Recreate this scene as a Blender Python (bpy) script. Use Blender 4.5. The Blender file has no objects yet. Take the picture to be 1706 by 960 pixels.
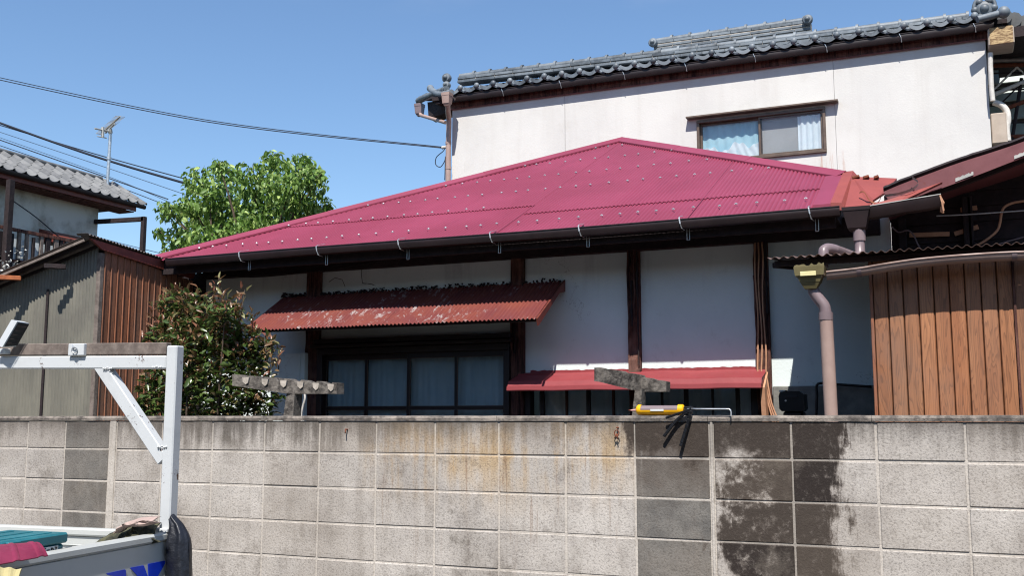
import bpy, bmesh, math, random
from math import sin, cos, pi, radians, sqrt
from mathutils import Vector as V, Matrix, noise as mn
SC = bpy.context.scene; COL = SC.collection

# ---------------------------------------------------------------- camera, sky, sun, exposure
PSI, PIT = radians(23.3), math.atan(217/1706)
cd = bpy.data.cameras.new('camera'); cam = bpy.data.objects.new('camera', cd); COL.objects.link(cam)
cd.sensor_width = 36; cd.lens = 36; cd.clip_start = .05; cd.clip_end = 3000
cam.location = (0, 0, 1.6); cam.rotation_euler = (pi/2+PIT, 0, PSI); SC.camera = cam
SUNV = V((.27, -1, 1.5)).normalized()
wd = bpy.data.worlds.new('World'); SC.world = wd; wd.use_nodes = True
wn = wd.node_tree; bg = wn.nodes['Background']
sky = wn.nodes.new('ShaderNodeTexSky'); sky.sky_type = 'NISHITA'; sky.sun_disc = False
sky.sun_elevation = math.asin(SUNV.z); sky.sun_rotation = math.atan2(SUNV.x, SUNV.y)
sky.air_density = 1.2; sky.dust_density = .1; sky.ozone_density = 6.5
_g = wn.nodes.new('ShaderNodeTexCoord'); _s = wn.nodes.new('ShaderNodeSeparateXYZ'); wn.links.new(_g.outputs['Generated'], _s.inputs[0])
_m = wn.nodes.new('ShaderNodeMapping'); _m.inputs['Scale'].default_value = (1, 1, 2.6); _m.inputs['Location'].default_value = (.9, .35, .2); wn.links.new(_g.outputs['Generated'], _m.inputs[0])
_n = wn.nodes.new('ShaderNodeTexNoise'); _n.inputs['Scale'].default_value = 2.6; _n.inputs['Detail'].default_value = 7; wn.links.new(_m.outputs[0], _n.inputs[0])
_a = wn.nodes.new('ShaderNodeMapRange'); _a.interpolation_type = 'SMOOTHSTEP'; wn.links.new(_n.outputs[0], _a.inputs[0]); _a.inputs[1].default_value = .52; _a.inputs[2].default_value = .72
_b = wn.nodes.new('ShaderNodeMapRange'); _b.interpolation_type = 'SMOOTHSTEP'; wn.links.new(_s.outputs[2], _b.inputs[0]); _b.inputs[1].default_value = .36; _b.inputs[2].default_value = .46
_k = wn.nodes.new('ShaderNodeMath'); _k.operation = 'MULTIPLY'; wn.links.new(_a.outputs[0], _k.inputs[0]); wn.links.new(_b.outputs[0], _k.inputs[1])
_x = wn.nodes.new('ShaderNodeMix'); _x.data_type = 'RGBA'; wn.links.new(_k.outputs[0], _x.inputs[0]); wn.links.new(sky.outputs[0], _x.inputs[6]); _x.inputs[7].default_value = (5.2, 5.6, 6.2, 1)
wn.links.new(_x.outputs[2], bg.inputs[0]); bg.inputs[1].default_value = .087
sl = bpy.data.lights.new('sun', 'SUN'); sun = bpy.data.objects.new('sun', sl); COL.objects.link(sun)
sl.energy = 4.6; sl.angle = radians(.5); sl.color = (1, .955, .90)
sun.rotation_euler = (-SUNV).to_track_quat('-Z', 'Y').to_euler(); sun.location = (5, -10, 20)
SC.view_settings.view_transform = 'Standard'; SC.view_settings.look = 'None'
SC.cycles.pixel_filter_type = 'BLACKMAN_HARRIS'; SC.cycles.filter_width = 1.15
SC.view_settings.exposure = .85; SC.view_settings.gamma = 1

# ---------------------------------------------------------------- where a line of sight meets a plane
_F = V((-sin(PSI)*cos(PIT), cos(PSI)*cos(PIT), sin(PIT))); _R = V((cos(PSI), sin(PSI), 0)); _U = _R.cross(_F)
EYE = V((0, 0, 1.6))
def ray(x, y): return _F + _R*((x-853)/1706) + _U*((480-y)/1706)
def onY(x, y, Y): v = ray(x, y); return EYE + v*(Y/v.y)
def onX(x, y, X): v = ray(x, y); return EYE + v*(X/v.x)
def onP(x, y, p0, n): v = ray(x, y); return EYE + v*((p0-EYE).dot(n)/v.dot(n))
def wx(x, Y=5.1, y=720): return onY(x, y, Y).x

# ---------------------------------------------------------------- objects
LOC = {}
def tag(o, label=None, cat=None, group=None, kind=None):
    if label: o['label'] = label
    if cat: o['category'] = cat
    if group: o['group'] = group
    if kind: o['kind'] = kind
    return o
def thing(name, loc, label, cat, group=None):
    o = bpy.data.objects.new(name, None); COL.objects.link(o); o.location = loc; o.empty_display_size = .1
    LOC[o.name] = V(loc); return tag(o, label, cat, group)
def root_loc(parent):
    return LOC.get(parent.name, V((0, 0, 0))) if parent else V((0, 0, 0))
class MB:
    def __init__(s): s.v = []; s.f = []
    def add(s, vs, fs):
        b = len(s.v); s.v += [V(p) for p in vs]; s.f += [tuple(i+b for i in f) for f in fs]; return s
    def hexa(s, p):   # 8 corners: bottom ring 0-3, top ring 4-7
        return s.add(p, [(3, 2, 1, 0), (4, 5, 6, 7), (0, 1, 5, 4), (1, 2, 6, 5), (2, 3, 7, 6), (3, 0, 4, 7)])
    def box(s, x0, x1, y0, y1, z0, z1, c=0):
        if c <= 0:
            return s.hexa([(x0, y0, z0), (x1, y0, z0), (x1, y1, z0), (x0, y1, z0), (x0, y0, z1), (x1, y0, z1), (x1, y1, z1), (x0, y1, z1)])
        return s.cbox(V(((x0+x1)/2, (y0+y1)/2, (z0+z1)/2)), V((1, 0, 0)), V((0, 1, 0)), V((0, 0, 1)), (x1-x0)/2, (y1-y0)/2, (z1-z0)/2, c)
    def cbox(s, o, a, b, c3, ha, hb, hc, c=.004):   # chamfered box on axes a, b, c3
        c = min(c, ha*.9, hb*.9, hc*.9)
        bm = bmesh.new(); bmesh.ops.create_cube(bm, size=2)
        for v in bm.verts: v.co = V((v.co.x*ha, v.co.y*hb, v.co.z*hc))
        if c > 0: bmesh.ops.bevel(bm, geom=bm.edges[:], offset=c, segments=1, affect='EDGES')
        bm.verts.index_update()
        flip = a.cross(b).dot(c3) < 0
        vs = [o + a*v.co.x + b*v.co.y + c3*v.co.z for v in bm.verts]
        fs = [tuple(v.index for v in (reversed(f.verts) if flip else f.verts)) for f in bm.faces]
        bm.free(); return s.add(vs, fs)
    def bar(s, p, q, w, h, up=V((0, 0, 1)), c=.003):   # beam p->q, w across, h along up
        p, q = V(p), V(q); d = q-p; L = d.length; d.normalize(); sd = d.cross(up)
        if sd.length < 1e-4: sd = d.cross(V((0, 1, 0)))
        sd.normalize(); u = sd.cross(d); return s.cbox((p+q)/2, d, sd, u, L/2, w/2, h/2, c)
    def tube(s, pts, r, n=10, cap=True):
        pts = [V(p) for p in pts]; rs = r if isinstance(r, (list, tuple)) else [r]*len(pts)
        b = len(s.v); pu = None
        for i, p in enumerate(pts):
            d = (pts[min(i+1, len(pts)-1)] - pts[max(i-1, 0)]).normalized()
            u = (V((0, 0, 1)) if abs(d.z) < .95 else V((0, 1, 0))) if pu is None else pu
            a = (u - d*u.dot(d)); a = a.normalized() if a.length > 1e-5 else d.orthogonal().normalized()
            pu = a; c = d.cross(a)
            for k in range(n):
                t = 2*pi*k/n; s.v.append(p + (a*cos(t) + c*sin(t))*rs[i])
        for i in range(len(pts)-1):
            for k in range(n):
                s.f.append((b+i*n+k, b+i*n+(k+1) % n, b+(i+1)*n+(k+1) % n, b+(i+1)*n+k))
        if cap:
            s.f.append(tuple(b+k for k in reversed(range(n)))); s.f.append(tuple(b+(len(pts)-1)*n+k for k in range(n)))
        return s
    def prism(s, poly, d):   # planar polygon of 3-D points pushed by vector d
        poly = [V(p) for p in poly]; n = len(poly); d = V(d)
        return s.add(poly+[p+d for p in poly], [tuple(reversed(range(n))), tuple(range(n, 2*n))]+[(i, (i+1) % n, (i+1) % n+n, i+n) for i in range(n)])
    def grid(s, fn, nu, nv, th=None):
        b = len(s.v); P = [[V(fn(i/nu, j/nv)) for j in range(nv+1)] for i in range(nu+1)]
        for r in P: s.v += r
        W = nv+1
        F = [(b+i*W+j, b+(i+1)*W+j, b+(i+1)*W+j+1, b+i*W+j+1) for i in range(nu) for j in range(nv)]
        s.f += F
        if th:
            o = V(th); b2 = len(s.v); m = b2-b; s.v += [p+o for r in P for p in r]
            s.f += [tuple(x+m for x in reversed(f)) for f in F]
            for i in range(nu):
                for j in (0, nv): s.f.append((b+i*W+j, b2+i*W+j, b2+(i+1)*W+j, b+(i+1)*W+j))
            for j in range(nv):
                for i in (0, nu): s.f.append((b+i*W+j, b+i*W+j+1, b2+i*W+j+1, b2+i*W+j))
        return s
    def lathe(s, o, ax, prof, n=14):   # prof: (distance along ax, radius)
        ax = V(ax).normalized(); a = ax.orthogonal().normalized(); c = ax.cross(a); b = len(s.v); o = V(o)
        for (h, r) in prof:
            for k in range(n):
                t = 2*pi*k/n; s.v.append(o+ax*h+(a*cos(t)+c*sin(t))*r)
        for i in range(len(prof)-1):
            for k in range(n): s.f.append((b+i*n+k, b+i*n+(k+1) % n, b+(i+1)*n+(k+1) % n, b+(i+1)*n+k))
        s.f.append(tuple(b+k for k in reversed(range(n)))); s.f.append(tuple(b+(len(prof)-1)*n+k for k in range(n)))
        return s
    def ball(s, o, r, n=8, m=6, sq=(1, 1, 1)):
        b = len(s.v)
        for j in range(m+1):
            t = pi*j/m
            for k in range(n): s.v.append(V(o)+V((r*sin(t)*cos(2*pi*k/n)*sq[0], r*sin(t)*sin(2*pi*k/n)*sq[1], r*cos(t)*sq[2])))
        s.f += [(b+j*n+k, b+(j+1)*n+k, b+(j+1)*n+(k+1) % n, b+j*n+(k+1) % n) for j in range(m) for k in range(n)]
        return s
    def mesh(s, name, mat, origin=V((0, 0, 0)), smooth=0):
        me = bpy.data.meshes.new(name); me.from_pydata([p-origin for p in s.v], [], s.f)
        me.materials.append(mat)
        if smooth:
            me.polygons.foreach_set('use_smooth', [True]*len(me.polygons))
            if smooth > 1: me.set_sharp_from_angle(angle=radians(smooth))
        me.update(); return me
    def build(s, name, mat, parent=None, smooth=0, top=None, **kw):
        org = root_loc(parent)
        if top is not None: org = V(top)
        me = s.mesh(name, mat, org, smooth)
        if smooth != -1:
            bm = bmesh.new(); bm.from_mesh(me); bmesh.ops.recalc_face_normals(bm, faces=bm.faces); bm.to_mesh(me); bm.free()
        o = bpy.data.objects.new(name, me); COL.objects.link(o)
        if parent: o.parent = parent; LOC[o.name] = org
        elif top is not None: o.location = top; LOC[o.name] = V(top)
        return tag(o, **kw)
def inst(name, me, parent, loc, rz=0, scale=None):
    o = bpy.data.objects.new(name, me); COL.objects.link(o)
    if parent: o.parent = parent
    o.location = V(loc) - root_loc(parent); o.rotation_euler = (0, 0, rz); LOC[o.name] = V(loc)
    if scale: o.scale = scale
    return o

# ---------------------------------------------------------------- procedural materials
def lin(h):
    h = h.lstrip('#'); r = []
    for i in (0, 2, 4):
        c = int(h[i:i+2], 16)/255; r.append(c/12.92 if c <= .04045 else ((c+.055)/1.055)**2.4)
    return (*r, 1)
class G:
    def __init__(s, name):
        s.m = bpy.data.materials.new(name); s.m.use_nodes = True; s.t = s.m.node_tree; s.N = s.t.nodes
        s.b = s.N['Principled BSDF']; s.o = s.N['Material Output']
        s.pos = s.N.new('ShaderNodeNewGeometry').outputs['Position']; s._x = None; s._oi = None
    def put(s, sock, v):
        if v is None: return
        if isinstance(v, bpy.types.NodeSocket): s.t.links.new(v, sock)
        elif isinstance(v, (tuple, list)) and len(v) == 3 and sock.type == 'RGBA': sock.default_value = (*v, 1)
        else: sock.default_value = v
    def M(s, op, a, b=None, c=None, clamp=False):
        n = s.N.new('ShaderNodeMath'); n.operation = op; n.use_clamp = clamp
        for i, v in enumerate((a, b, c)): s.put(n.inputs[i], v)
        return n.outputs[0]
    def sep(s):
        if s._x is None:
            n = s.N.new('ShaderNodeSeparateXYZ'); s.put(n.inputs[0], s.pos); s._x = n.outputs
        return s._x
    def sc(s, v, x, y, z, off=None):
        n = s.N.new('ShaderNodeMapping'); s.put(n.inputs[0], v); n.inputs['Scale'].default_value = (x, y, z)
        if off: n.inputs['Location'].default_value = off
        return n.outputs[0]
    def noise(s, scale, detail=5, rough=.6, vec=None, dist=0, col=False):
        n = s.N.new('ShaderNodeTexNoise'); s.put(n.inputs['Vector'], vec or s.pos)
        n.inputs['Scale'].default_value = scale; n.inputs['Detail'].default_value = detail
        n.inputs['Roughness'].default_value = rough; n.inputs['Distortion'].default_value = dist
        return n.outputs[1 if col else 0]
    def voro(s, scale, vec=None, feat='F1'):
        n = s.N.new('ShaderNodeTexVoronoi'); n.feature = feat; s.put(n.inputs['Vector'], vec or s.pos); n.inputs['Scale'].default_value = scale
        return n.outputs[0]
    def mr(s, v, a, b, c=0, d=1, sm=True):
        n = s.N.new('ShaderNodeMapRange'); n.interpolation_type = 'SMOOTHSTEP' if sm else 'LINEAR'
        for k, x in zip((0, 1, 2, 3, 4), (v, a, b, c, d)): s.put(n.inputs[k], x)
        return n.outputs[0]
    def mix(s, f, a, b, mode='MIX'):
        n = s.N.new('ShaderNodeMix'); n.data_type = 'RGBA'; n.blend_type = mode
        s.put(n.inputs[0], f); s.put(n.inputs[6], a); s.put(n.inputs[7], b); return n.outputs[2]
    def rnd(s):
        if s._oi is None: s._oi = s.N.new('ShaderNodeObjectInfo').outputs['Random']
        return s._oi
    def island(s):
        return s.N.new('ShaderNodeNewGeometry').outputs['Random Per Island']
    def band(s, v, a, b, soft):
        return s.M('MULTIPLY', s.mr(v, a-soft, a+soft), s.mr(v, b-soft, b+soft, 1, 0))
    def bump(s, h, st=.3, dist=.01, nrm=None):
        n = s.N.new('ShaderNodeBump'); n.inputs['Strength'].default_value = st; n.inputs['Distance'].default_value = dist
        s.put(n.inputs['Height'], h); s.put(n.inputs['Normal'], nrm); return n.outputs[0]
    def out(s, col, rough=.7, metal=0, nrm=None, spec=None, **kw):
        s.put(s.b.inputs['Base Color'], col); s.put(s.b.inputs['Roughness'], rough); s.put(s.b.inputs['Metallic'], metal)
        s.put(s.b.inputs['Normal'], nrm)
        if spec is not None: s.put(s.b.inputs['Specular IOR Level'], spec)
        for k, v in kw.items(): s.put(s.b.inputs[k.replace('_', ' ')], v)
        return s.m
def std(name, a, b=None, scale=8, rough=.7, bs=40, bst=.25, bd=.004, metal=0, spec=.4, streak=False, rv=.12):
    g = G(name); a = lin(a); b = lin(b) if b else a
    vec = g.sc(g.pos, 1, 1, .12) if streak else None
    f = g.mr(g.noise(scale, 6, .65, vec), .32, .68)
    col = g.mix(f, a, b)
    col = g.mix(g.M('MULTIPLY', g.rnd(), rv), col, (0, 0, 0, 1))
    return g.out(col, rough, metal, g.bump(g.noise(bs, 4, .6, vec), bst, bd), spec)
M = {}
def mats():
    M['dark_metal'] = std('brown_gutter_metal', '#190f10', '#231718', 6, .5, 30, .1)
    M['pipe_grey'] = std('grey_brown_pvc', '#6e6062', '#7b6c6e', 5, .38, 30, .05)
    M['pipe_tan'] = std('faded_tan_pvc', '#937c73', '#a08a80', 5, .45, 30, .08)
    M['olive'] = std('olive_pvc', '#5c5436', '#6b6242', 9, .5, 30, .1)
    M['cream'] = std('cream_label', '#c9c08c', '#d4cc9d', 9, .5)
    M['galv'] = std('galvanised_steel', '#a9adb0', '#c8cbcc', 20, .35, 60, .1, metal=.7)
    M['pale_metal'] = std('pale_weathered_metal', '#9d9c97', '#b6b4ae', 12, .5, 60, .1, metal=.3)
    M['rust'] = std('rusty_metal', '#5a2d1c', '#7a4128', 25, .8, 80, .4)
    M['black'] = std('black_plastic', '#0c0d10', '#15161a', 12, .35, 60, .1)
    M['black_pipe'] = std('black_cable', '#0b0b0e', '#101014', 12, .5)
    M['wire'] = std('black_wire', '#0f1420', '#141a28', 3, .6)
    M['thin_wire'] = std('grey_wire', '#35465a', '#3b4c60', 3, .6)
    M['tan_cable'] = std('tan_cable', '#a87c60', '#b98c6e', 12, .6)
    g = G('weathered_timber')
    f1 = g.noise(22, 8, .75, g.sc(g.pos, 1, 1, .07)); f2 = g.noise(70, 6, .8, g.sc(g.pos, 1, 1, .05)); f3 = g.noise(3.5, 5, .6)
    c = g.mix(g.mr(f1, .35, .62), lin('#241619'), lin('#6e4a40')); c = g.mix(g.mr(f2, .5, .66), c, lin('#150d10'))
    c = g.mix(g.M('MULTIPLY', g.mr(f3, .5, .7), .6), c, lin('#7d6257'))
    M['timber'] = g.out(c, .9, 0, g.bump(g.M('ADD', f1, f2), 1, .012), .2)
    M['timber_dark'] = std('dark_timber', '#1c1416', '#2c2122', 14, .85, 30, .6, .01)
    M['timber_grey'] = std('grey_timber_bar', '#5b514b', '#7b7068', 16, .85, 60, .5, .004)
    M['board_cut'] = std('fresh_orange_timber', '#8a4a2a', '#a35f38', 16, .8, 60, .3)
    M['sash'] = std('dark_brown_sash', '#150c0c', '#221515', 8, .45, 40, .1)
    M['bronze'] = std('bronze_aluminium', '#5a4c42', '#6a5a4e', 8, .4, 40, .05, metal=.3)
    M['fascia_red'] = std('brown_red_painted_metal', '#5e2e26', '#76392e', 9, .5, 30, .2)
    M['beige_box'] = std('beige_metal', '#a09284', '#ad9f90', 8, .6)
    M['yellow'] = std('yellow_gun_body', '#cf9508', '#dfa713', 12, .35, 60, .05)
    M['nozzle'] = std('pink_nozzle', '#b98a84', '#c79b92', 9, .4)
    M['brick_stone'] = std('concrete_stand', '#322e2b', '#6f6962', 22, .95, 60, .9, .008)
    M['mortar'] = std('mortar', '#8d857b', '#b5aca0', 14, .95, 80, .6, .003)
    M['ground'] = std('compacted_ground', '#2f2a24', '#3f382f', 1.2, .95, 20, .5, .02)
    M['asphalt'] = std('road_asphalt', '#3c3c3d', '#4c4b4a', 2, .9, 90, .5, .006)
    M['grey_conc'] = std('grey_render', '#6c6c68', '#85847e', 9, .9, 50, .4, .005)
    M['cloth_black'] = std('black_waterproof_cloth', '#15171d', '#20232b', 9, .42, 35, .5, .01)
    M['cloth_camo'] = std('camouflage_cloth', '#15170f', '#5a573f', 9, .85, 60, .4, .006)
    M['cloth_pink'] = std('pale_pink_cloth', '#94817a', '#ad968d', 9, .85, 40, .4, .006)
    M['maroon'] = std('maroon_sheet', '#6e1f38', '#7d2741', 8, .4, 20, .1)
    M['teal'] = std('teal_plastic', '#1f5f69', '#2a6f79', 7, .4, 30, .1)
    M['pale_yellow'] = std('pale_yellow_foam', '#a89c6c', '#b5a978', 8, .7)
    M['blue'] = std('blue_lettering', '#0a2fae', '#0e3ac0', 9, .4, 30, .05)
    M['label_white'] = std('white_label', '#b9bcbb', '#c8cac9', 9, .5)
    M['tree_bark'] = std('bark', '#3a2f25', '#55483b', 20, .9, 40, .7, .01)
    # block faces with stains that keep to the wall
    def block(name, dark=False, joint=False):
        g = G(name); X, Y, Z = g.sep()
        n1 = g.noise(2.2, 6, .65); n2 = g.noise(9, 8, .7); n3 = g.noise(90, 4, .7); st = g.noise(14, 7, .7, g.sc(g.pos, 1, 1, .07))
        st2 = g.noise(34, 6, .7, g.sc(g.pos, 1, 1, .05)); nv = g.noise(38, 8, .75)
        if dark: c = g.mix(g.mr(n2, .3, .7), lin('#5a5855'), lin('#74716c'))
        else:
            c = g.mix(g.mr(n1, .35, .65), lin('#98928c'), lin('#b7b1aa'))
            c = g.mix(g.M('MULTIPLY', g.mr(n2, .3, .7), .5), c, lin('#aaa49c'))
        n5 = g.noise(1.3, 5, .6); n4 = g.noise(5.5, 9, .74); n7 = g.noise(8, 8, .72, g.sc(g.pos, 1, 1, .22)); n6 = g.noise(16, 7, .75)
        # broad grey weathering, different from block to block
        c = g.mix(g.M('MULTIPLY', g.mr(n5, .42, .68), .35), c, lin('#857c72'))
        c = g.mix(g.M('MULTIPLY', g.mr(g.M('ADD', g.M('MULTIPLY', n4, .6), g.M('MULTIPLY', st, .5)), .52, .72), .45), c, lin('#6f675f'))
        # tan weeping stains
        tb = g.M('MULTIPLY', g.band(X, wx(610), wx(1052), .10), g.mr(g.M('ADD', Z, g.M('MULTIPLY', n5, .5)), 1.28, 1.66))
        tan = g.M('MULTIPLY', tb, g.mr(g.M('ADD', g.M('MULTIPLY', st, .7), n1), .72, 1.0))
        if not dark:
            c = g.mix(g.M('MULTIPLY', tan, .8), c, lin('#a08660'))
            c = g.mix(g.M('MULTIPLY', g.M('MULTIPLY', tb, g.mr(g.M('ADD', g.M('MULTIPLY', n6, .5), g.M('MULTIPLY', st, .6)), .58, .72)), .55), c, lin('#94703f'))
        ob = g.M('MULTIPLY', g.band(X, wx(620), wx(1060), .1), g.mr(Z, .45, 1.45))
        c = g.mix(g.M('MULTIPLY', g.M('MULTIPLY', ob, g.mr(st2, .56, .70)), .55), c, lin('#6e5038'))
        # pale lime runs
        lb = g.M('MULTIPLY', g.mr(st, .60, .72), g.mr(Z, .5, 1.5))
        c = g.mix(g.M('MULTIPLY', lb, .55 if dark else .4), c, lin('#c4c1ba'))
        # soot and moss under the coping
        e = g.M('ADD', g.M('MULTIPLY', st, .22), g.M('MULTIPLY', n4, .16))
        top = g.mr(g.M('ADD', Z, e), 1.62, 1.80)
        c = g.mix(g.M('MULTIPLY', top, .85), c, lin('#4a4541'))
        lf = g.M('MULTIPLY', g.M('MULTIPLY', g.band(X, wx(175), wx(640), .2), g.mr(g.M('ADD', Z, g.M('MULTIPLY', n4, .2)), 1.44, 1.62)), g.mr(st, .36, .60))
        c = g.mix(g.M('MULTIPLY', lf, .75), c, lin('#56514c'))
        # the black mould, a brown halo and a black heart
        w = g.M('ADD', g.M('ADD', X, g.M('MULTIPLY', g.M('SUBTRACT', n7, .5), .5)), g.M('MULTIPLY', g.M('SUBTRACT', n6, .5), .16))
        up = g.mr(g.M('ADD', Z, g.M('MULTIPLY', n5, .6)), .7, 1.5, .62, 1)
        m1 = g.band(w, wx(1320), wx(1392), .08)
        m2 = g.M('MULTIPLY', g.band(w, wx(1056), wx(1400), .06), g.mr(g.M('ADD', Z, g.M('MULTIPLY', n4, .55)), 1.52, 1.9))
        m3 = g.M('MULTIPLY', g.band(w, wx(1188), wx(1340), .05), g.mr(g.M('ADD', n4, g.M('MULTIPLY', g.mr(X, wx(1180), wx(1330), 0, .14), 1)), .38, .70))
        mm = g.M('MULTIPLY', g.M('MAXIMUM', m1, g.M('MAXIMUM', m2, m3)), up)
        if dark: mm = g.M('MAXIMUM', mm, g.M('MULTIPLY', g.band(X, wx(1050), wx(1190), .01), g.mr(g.M('ADD', Z, g.M('MULTIPLY', n4, .5)), 1.15, 1.75, .0, .35)))
        c = g.mix(g.M('MULTIPLY', g.mr(mm, .02, .5), .62), c, lin('#544840'))
        mk = g.M('MULTIPLY', g.mr(mm, .10, .66), g.mr(g.M('ADD', g.M('MULTIPLY', nv, .6), g.M('MULTIPLY', n6, .5)), .57, .76, 1, .3))
        c = g.mix(g.M('MULTIPLY', mk, .96), c, lin('#231d1b'))
        # scattered mould
        sm = g.M('MULTIPLY', g.mr(g.noise(3.1, 9, .78), .54, .66), .5)
        c = g.mix(sm, c, lin('#5f5850'))
        c = g.mix(g.mr(n3, .38, .50, .38, 0), c, lin('#3c3732'))
        c = g.mix(g.M('MULTIPLY', g.M('POWER', g.rnd(), 2), .22), c, lin('#7b6f62'))
        if joint: c = g.mix(.42, c, lin('#c3bbb0'))
        h = g.M('ADD', g.M('MULTIPLY', n3, .6), g.M('MULTIPLY', nv, .5))
        return g.out(c, .95, 0, g.bump(h, .75, .006), .2)
    M['wall_mortar'] = block('wall_joint_mortar', joint=True); M['block'] = block('concrete_block_face'); M['block_dark'] = block('grey_concrete_block_face', True)
    M['coping'] = std('coping_mortar', '#4a4541', '#8a8178', 16, .95, 70, .8, .006)
    # house plaster, cream, cracked
    g = G('cream_plaster'); X, Y, Z = g.sep()
    c = g.mix(g.mr(g.noise(1.4, 6, .6), .3, .7), lin('#c6cfcd'), lin('#d2dad8'))
    c = g.mix(g.M('MULTIPLY', g.mr(g.noise(5, 8, .75), .56, .72), .35), c, lin('#a2a5a2'))
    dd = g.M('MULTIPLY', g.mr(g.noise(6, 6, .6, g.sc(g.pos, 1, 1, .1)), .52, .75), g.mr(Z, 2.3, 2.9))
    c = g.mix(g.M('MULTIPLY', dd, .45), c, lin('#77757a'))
    cr = g.voro(1.7, g.sc(g.noise(2.5, 4, .6, col=True), 1.2, 1.2, 1.2), 'DISTANCE_TO_EDGE')
    wv = g.N.new('ShaderNodeVectorMath'); wv.operation = 'ADD'; g.put(wv.inputs[0], g.pos); g.put(wv.inputs[1], g.noise(3, 5, .7, col=True))
    cr = g.M('MULTIPLY', g.mr(g.voro(1.1, wv.outputs[0], 'DISTANCE_TO_EDGE'), .0, .006, 1, 0), g.mr(g.noise(1.2, 2), .56, .6))
    c = g.mix(g.M('MULTIPLY', cr, .5), c, lin('#6a6966'))
    M['plaster'] = g.out(c, .9, 0, g.bump(g.M('SUBTRACT', g.noise(60, 5, .6), g.M('MULTIPLY', cr, 2)), .35, .004), .25)
    g = G('white_render')
    c = g.mix(g.mr(g.noise(.9, 6, .6), .3, .7), lin('#bbb9b5'), lin('#c5c3be'))
    st = g.M('MULTIPLY', g.mr(g.noise(5, 6, .65, g.sc(g.pos, 1, 1, .06)), .46, .75), .26); c = g.mix(g.M('MULTIPLY', g.mr(g.noise(2.3, 8, .7), .52, .7), .2), c, lin('#aaa59c'))
    c = g.mix(st, c, lin('#a8a29a'))
    X, Y, Z = g.sep()
    ru = g.M('MULTIPLY', g.band(X, -1.5, -1.15, .05), g.M('MULTIPLY', g.band(Z, 4.72, 5.0, .05), g.mr(g.noise(26, 5, .6, g.sc(g.pos, 1, 1, .1)), .5, .66)))
    c = g.mix(g.M('MULTIPLY', ru, .5), c, lin('#a06a4c'))
    M['render'] = g.out(c, .9, 0, g.bump(g.noise(45, 6, .7), .35, .006), .2)
    g = G('old_house_plaster')
    c = g.mix(g.mr(g.noise(1.1, 6, .65), .4, .66), lin('#c6c4bb'), lin('#8f887c'))
    M['old_plaster'] = g.out(c, .9, 0, g.bump(g.noise(30, 5, .6), .3, .006), .2)
    # red painted corrugated roof
    g = G('magenta_red_paint')
    c = g.mix(g.mr(g.noise(1.2, 5, .6), .35, .65), lin('#782d3f'), lin('#823348'))
    c = g.mix(g.M('MULTIPLY', g.mr(g.noise(10, 7, .75, g.sc(g.pos, 1, .12, .3)), .5, .75), .35), c, lin('#66273a')); c = g.mix(g.M('MULTIPLY', g.rnd(), .12), c, lin('#8f4a5c'))
    M['roof_red'] = g.out(c, .42, 0, g.bump(g.noise(7, 5), .12, .01), .45)
    # faded awning: red paint with flakes
    def flaky(name, a, b, flake, f0, f1, rough=.65):
        g = G(name)
        c = g.mix(g.mr(g.noise(4, 6, .65), .3, .7), lin(a), lin(b))
        n = g.noise(26, 8, .75, g.sc(g.pos, 1, .28, .5), .6); big = g.noise(2.4, 4, .6)
        f = g.mr(g.M('ADD', n, g.M('MULTIPLY', big, .35)), f0, f1)
        c = g.mix(f, c, lin(flake))
        r = g.mr(g.noise(9, 7, .75), .58, .72)
        c = g.mix(g.M('MULTIPLY', r, .6), c, lin('#6a2c16'))
        return g.out(c, rough, 0, g.bump(n, .35, .004), .35)
    M['awning'] = flaky('faded_red_flaking_paint', '#642f2f', '#73392d', '#958c8a', .74, .84)
    M['hood_red'] = flaky('red_hood_paint', '#7a2e32', '#833538', '#b39c98', 1.0, 1.1)
    M['valley_red'] = flaky('orange_red_sheet', '#86403a', '#7b3a36', '#8c6a60', .93, 1.05)
    M['verge_red'] = flaky('old_maroon_sheet', '#63383b', '#6e4144', '#a89a90', .88, .95)
    # grey glazed roof tiles
    g = G('grey_roof_tile')
    c = g.mix(g.mr(g.noise(7, 6, .7), .3, .7), lin('#272e34'), lin('#59626a'))
    c = g.mix(g.M('MULTIPLY', g.rnd(), .3), c, lin('#a3abb0'))
    M['tile'] = g.out(c, .55, 0, g.bump(g.noise(40, 5, .6), .2, .004), .6)
    g = G('pale_roof_tile')
    c = g.mix(g.mr(g.noise(5, 6, .7), .3, .7), lin('#454647'), lin('#676767'))
    c = g.mix(g.M('MULTIPLY', g.rnd(), .35), c, lin('#8f8f8c'))
    M['tile_pale'] = g.out(c, .45, 0, g.bump(g.noise(40, 5, .6), .3, .004), .5)
    # translucent corrugated sheet, dusty
    g = G('dusty_corrugated_plastic')
    c = g.mix(g.mr(g.noise(3, 6, .7, g.sc(g.pos, 1, 1, .35)), .3, .7), lin('#5f5d55'), lin('#767368'))
    c = g.mix(g.M('MULTIPLY', g.mr(g.noise(2, 5, .7), .5, .7), .5), c, lin('#5a5650'))
    M['poly'] = g.out(c, .5, 0, g.bump(g.noise(60, 3), .1, .003), .4)
    M['poly_roof'] = std('dark_corrugated_roof_sheet', '#4c4440', '#5e5550', 7, .5, 30, .2)
    M['corr_rust'] = std('brown_corrugated_sheet', '#54423c', '#6e5a52', 9, .6, 30, .3)
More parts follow.
